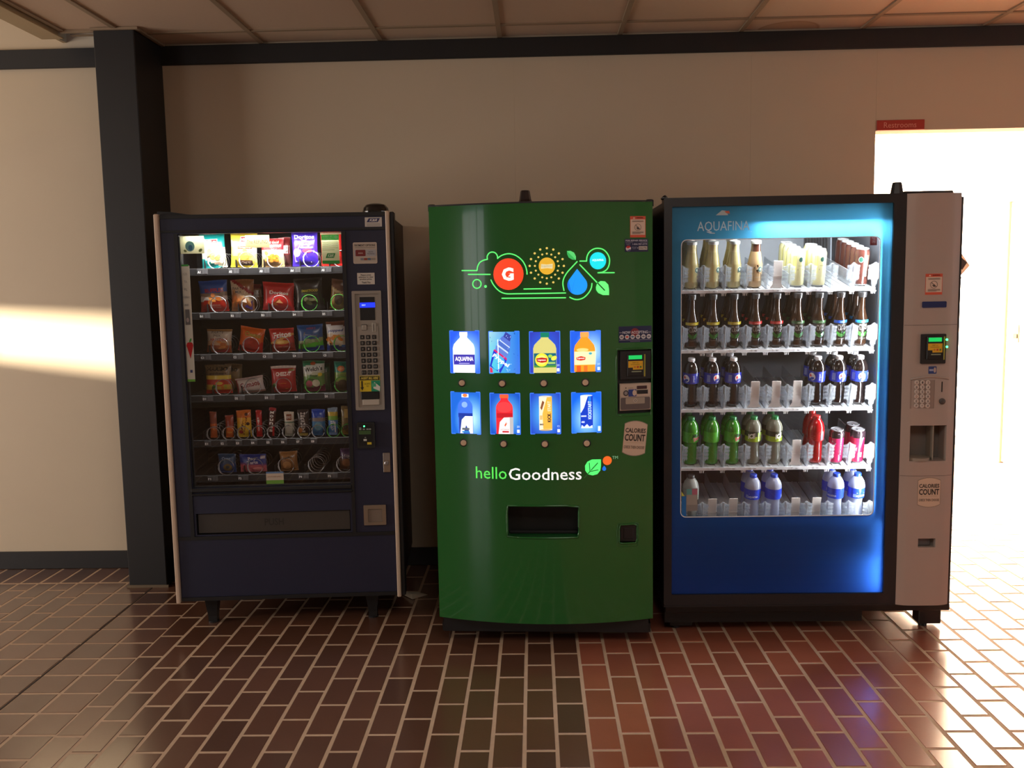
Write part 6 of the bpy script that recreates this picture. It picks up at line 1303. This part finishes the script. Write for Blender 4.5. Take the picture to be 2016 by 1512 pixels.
def draw(p):
    a, b = K_(1791, 804), K_(1840, 748); p.rect(a[0], a[1], b[0], b[1], (146, 130, 120), 3); p.line([(b[0], a[1]), (b[0], b[1])], .0012, (96, 86, 80), caps=False); p.line([(a[0], a[1]), (b[0], a[1])], .001, (110, 98, 90), caps=False)
kp = sticker('keypad', colm, ksurf, draw)
KK = ['A', '1', '2', 'B', '3', '4', 'C', '5', '6', 'D', '7', '8', 'E', '9', '0', 'F', '*', '#']
for i in range(18):
    r, c = divmod(i, 3); x, z = K_(1804.3+11.1*c-.15*r, 752.9+9.2*r); y = ksurf(x, z)[1]
    mb = MB(); mb.lathe([(.0095, 0, lin((196, 184, 174))), (.0095, .003, lin((196, 184, 174))), (.008, .0042, lin((200, 188, 178)))], 14, x, y, z, axis='y'); Print(mb, flat(y-.0042)).text(KK[i], x, z, .006, .009, (90, 82, 78), bold=.02); mb.build('key', INK, kp)
x, z = K_(1854.5, 761); y = ksurf(x, z)[1]; mb = MB(); mb.box(x-.0022, y-.001, z-.022, x+.0022, y+.002, z+.020); mb.build('coin_slot', M_DARK, colm)
x, z = K_(1854.5, 790); mb = MB(); mb.lathe([(.0125, 0), (.0125, .005), (.008, .008)], 14, x, ksurf(x, z)[1], z, axis='y'); mb.build('coin_return_button', mat('grey_knob', (70, 66, 64), rough=.5), colm, smooth=40)

# paper things
def sheet(name, pts, thick, m, label, cat, draws=None, col=(206, 190, 178)):
    mb = MB(); n = len(pts); P = [Vector(p) for p in pts]; nm = (P[1]-P[0]).cross(P[2]-P[0]).normalized()*thick
    mb.v += [tuple(p) for p in P]+[tuple(p+nm) for p in P]; mb.face(range(n), 0, lin(col)); mb.face([n+i for i in range(n)][::-1], 0, lin(col))
    for i in range(n): j = (i+1) % n; mb.face((i, n+i, n+j, j), 0, lin(col))
    if draws: draws(mb)
    return mb
x0 = 1.7525
def q_(px, py, Y=3.90): v = on_y(px, py, Y); return (v.x, v.y, v.z)
pn = empty('paper_notice', (x0, 3.90, 1.45)); tag(pn, 'folded paper notice sticking out from the side of the blue machine', 'paper')
def rel(pt): return (max(pt[0]-x0, -.003), pt[1]-3.90, pt[2]-1.45)
a1 = [(-.001, .03, rel(q_(1872, 470, 3.93))[2]), rel(q_(1886, 488, 3.91)), rel(q_(1909, 523, 3.90)), rel(q_(1893, 541, 3.895)), (-.001, .02, rel(q_(1880, 535, 3.92))[2])]
sheet('s', a1, .001, None, '', '').build('sheet', film_mat('thin_paper', .8, .8), pn)
a1 = [rel(q_(1891, 505, 3.89)), rel(q_(1904, 517, 3.889)), rel(q_(1894, 532, 3.889)), rel(q_(1889, 520, 3.89))]
sheet('s', a1, .0005, None, '', '').build('printed_block', mat('notice_ink', (112, 98, 94), rough=.8), pn)
a1 = [rel(q_(1878, 515, 3.91)), rel(q_(1890, 540, 3.905)), rel(q_(1894, 549, 3.90)), rel(q_(1882, 546, 3.905))]
sheet('s', a1, .001, None, '', '').build('sheet', film_mat('thin_paper', .8, .8), pn)
fp = empty('crumpled_leaflet', (on_z(820, 1174).x, on_z(820, 1174).y, 0)); tag(fp, 'crumpled paper leaflet lying on the floor between the navy and green machines', 'paper')
def r2(px, py, z): v = on_z(px, py, z); return (v.x-fp.location.x, v.y-fp.location.y, z)
mb = MB(); P_ = [r2(792, 1170, .004), r2(812, 1180, .002), r2(842, 1171, .003), r2(822, 1166, .022), r2(800, 1165, .012), r2(812, 1170, .026)]
mb.v = list(P_)+[(p[0], p[1], p[2]+.0012) for p in P_]
for f in ((0, 1, 5), (1, 2, 5), (2, 3, 5), (3, 4, 5), (4, 0, 5)): mb.face(f); mb.face([6+i for i in f][::-1])
mb.build('leaflet', mat('grubby_paper', (186, 172, 150), rough=.85), fp)
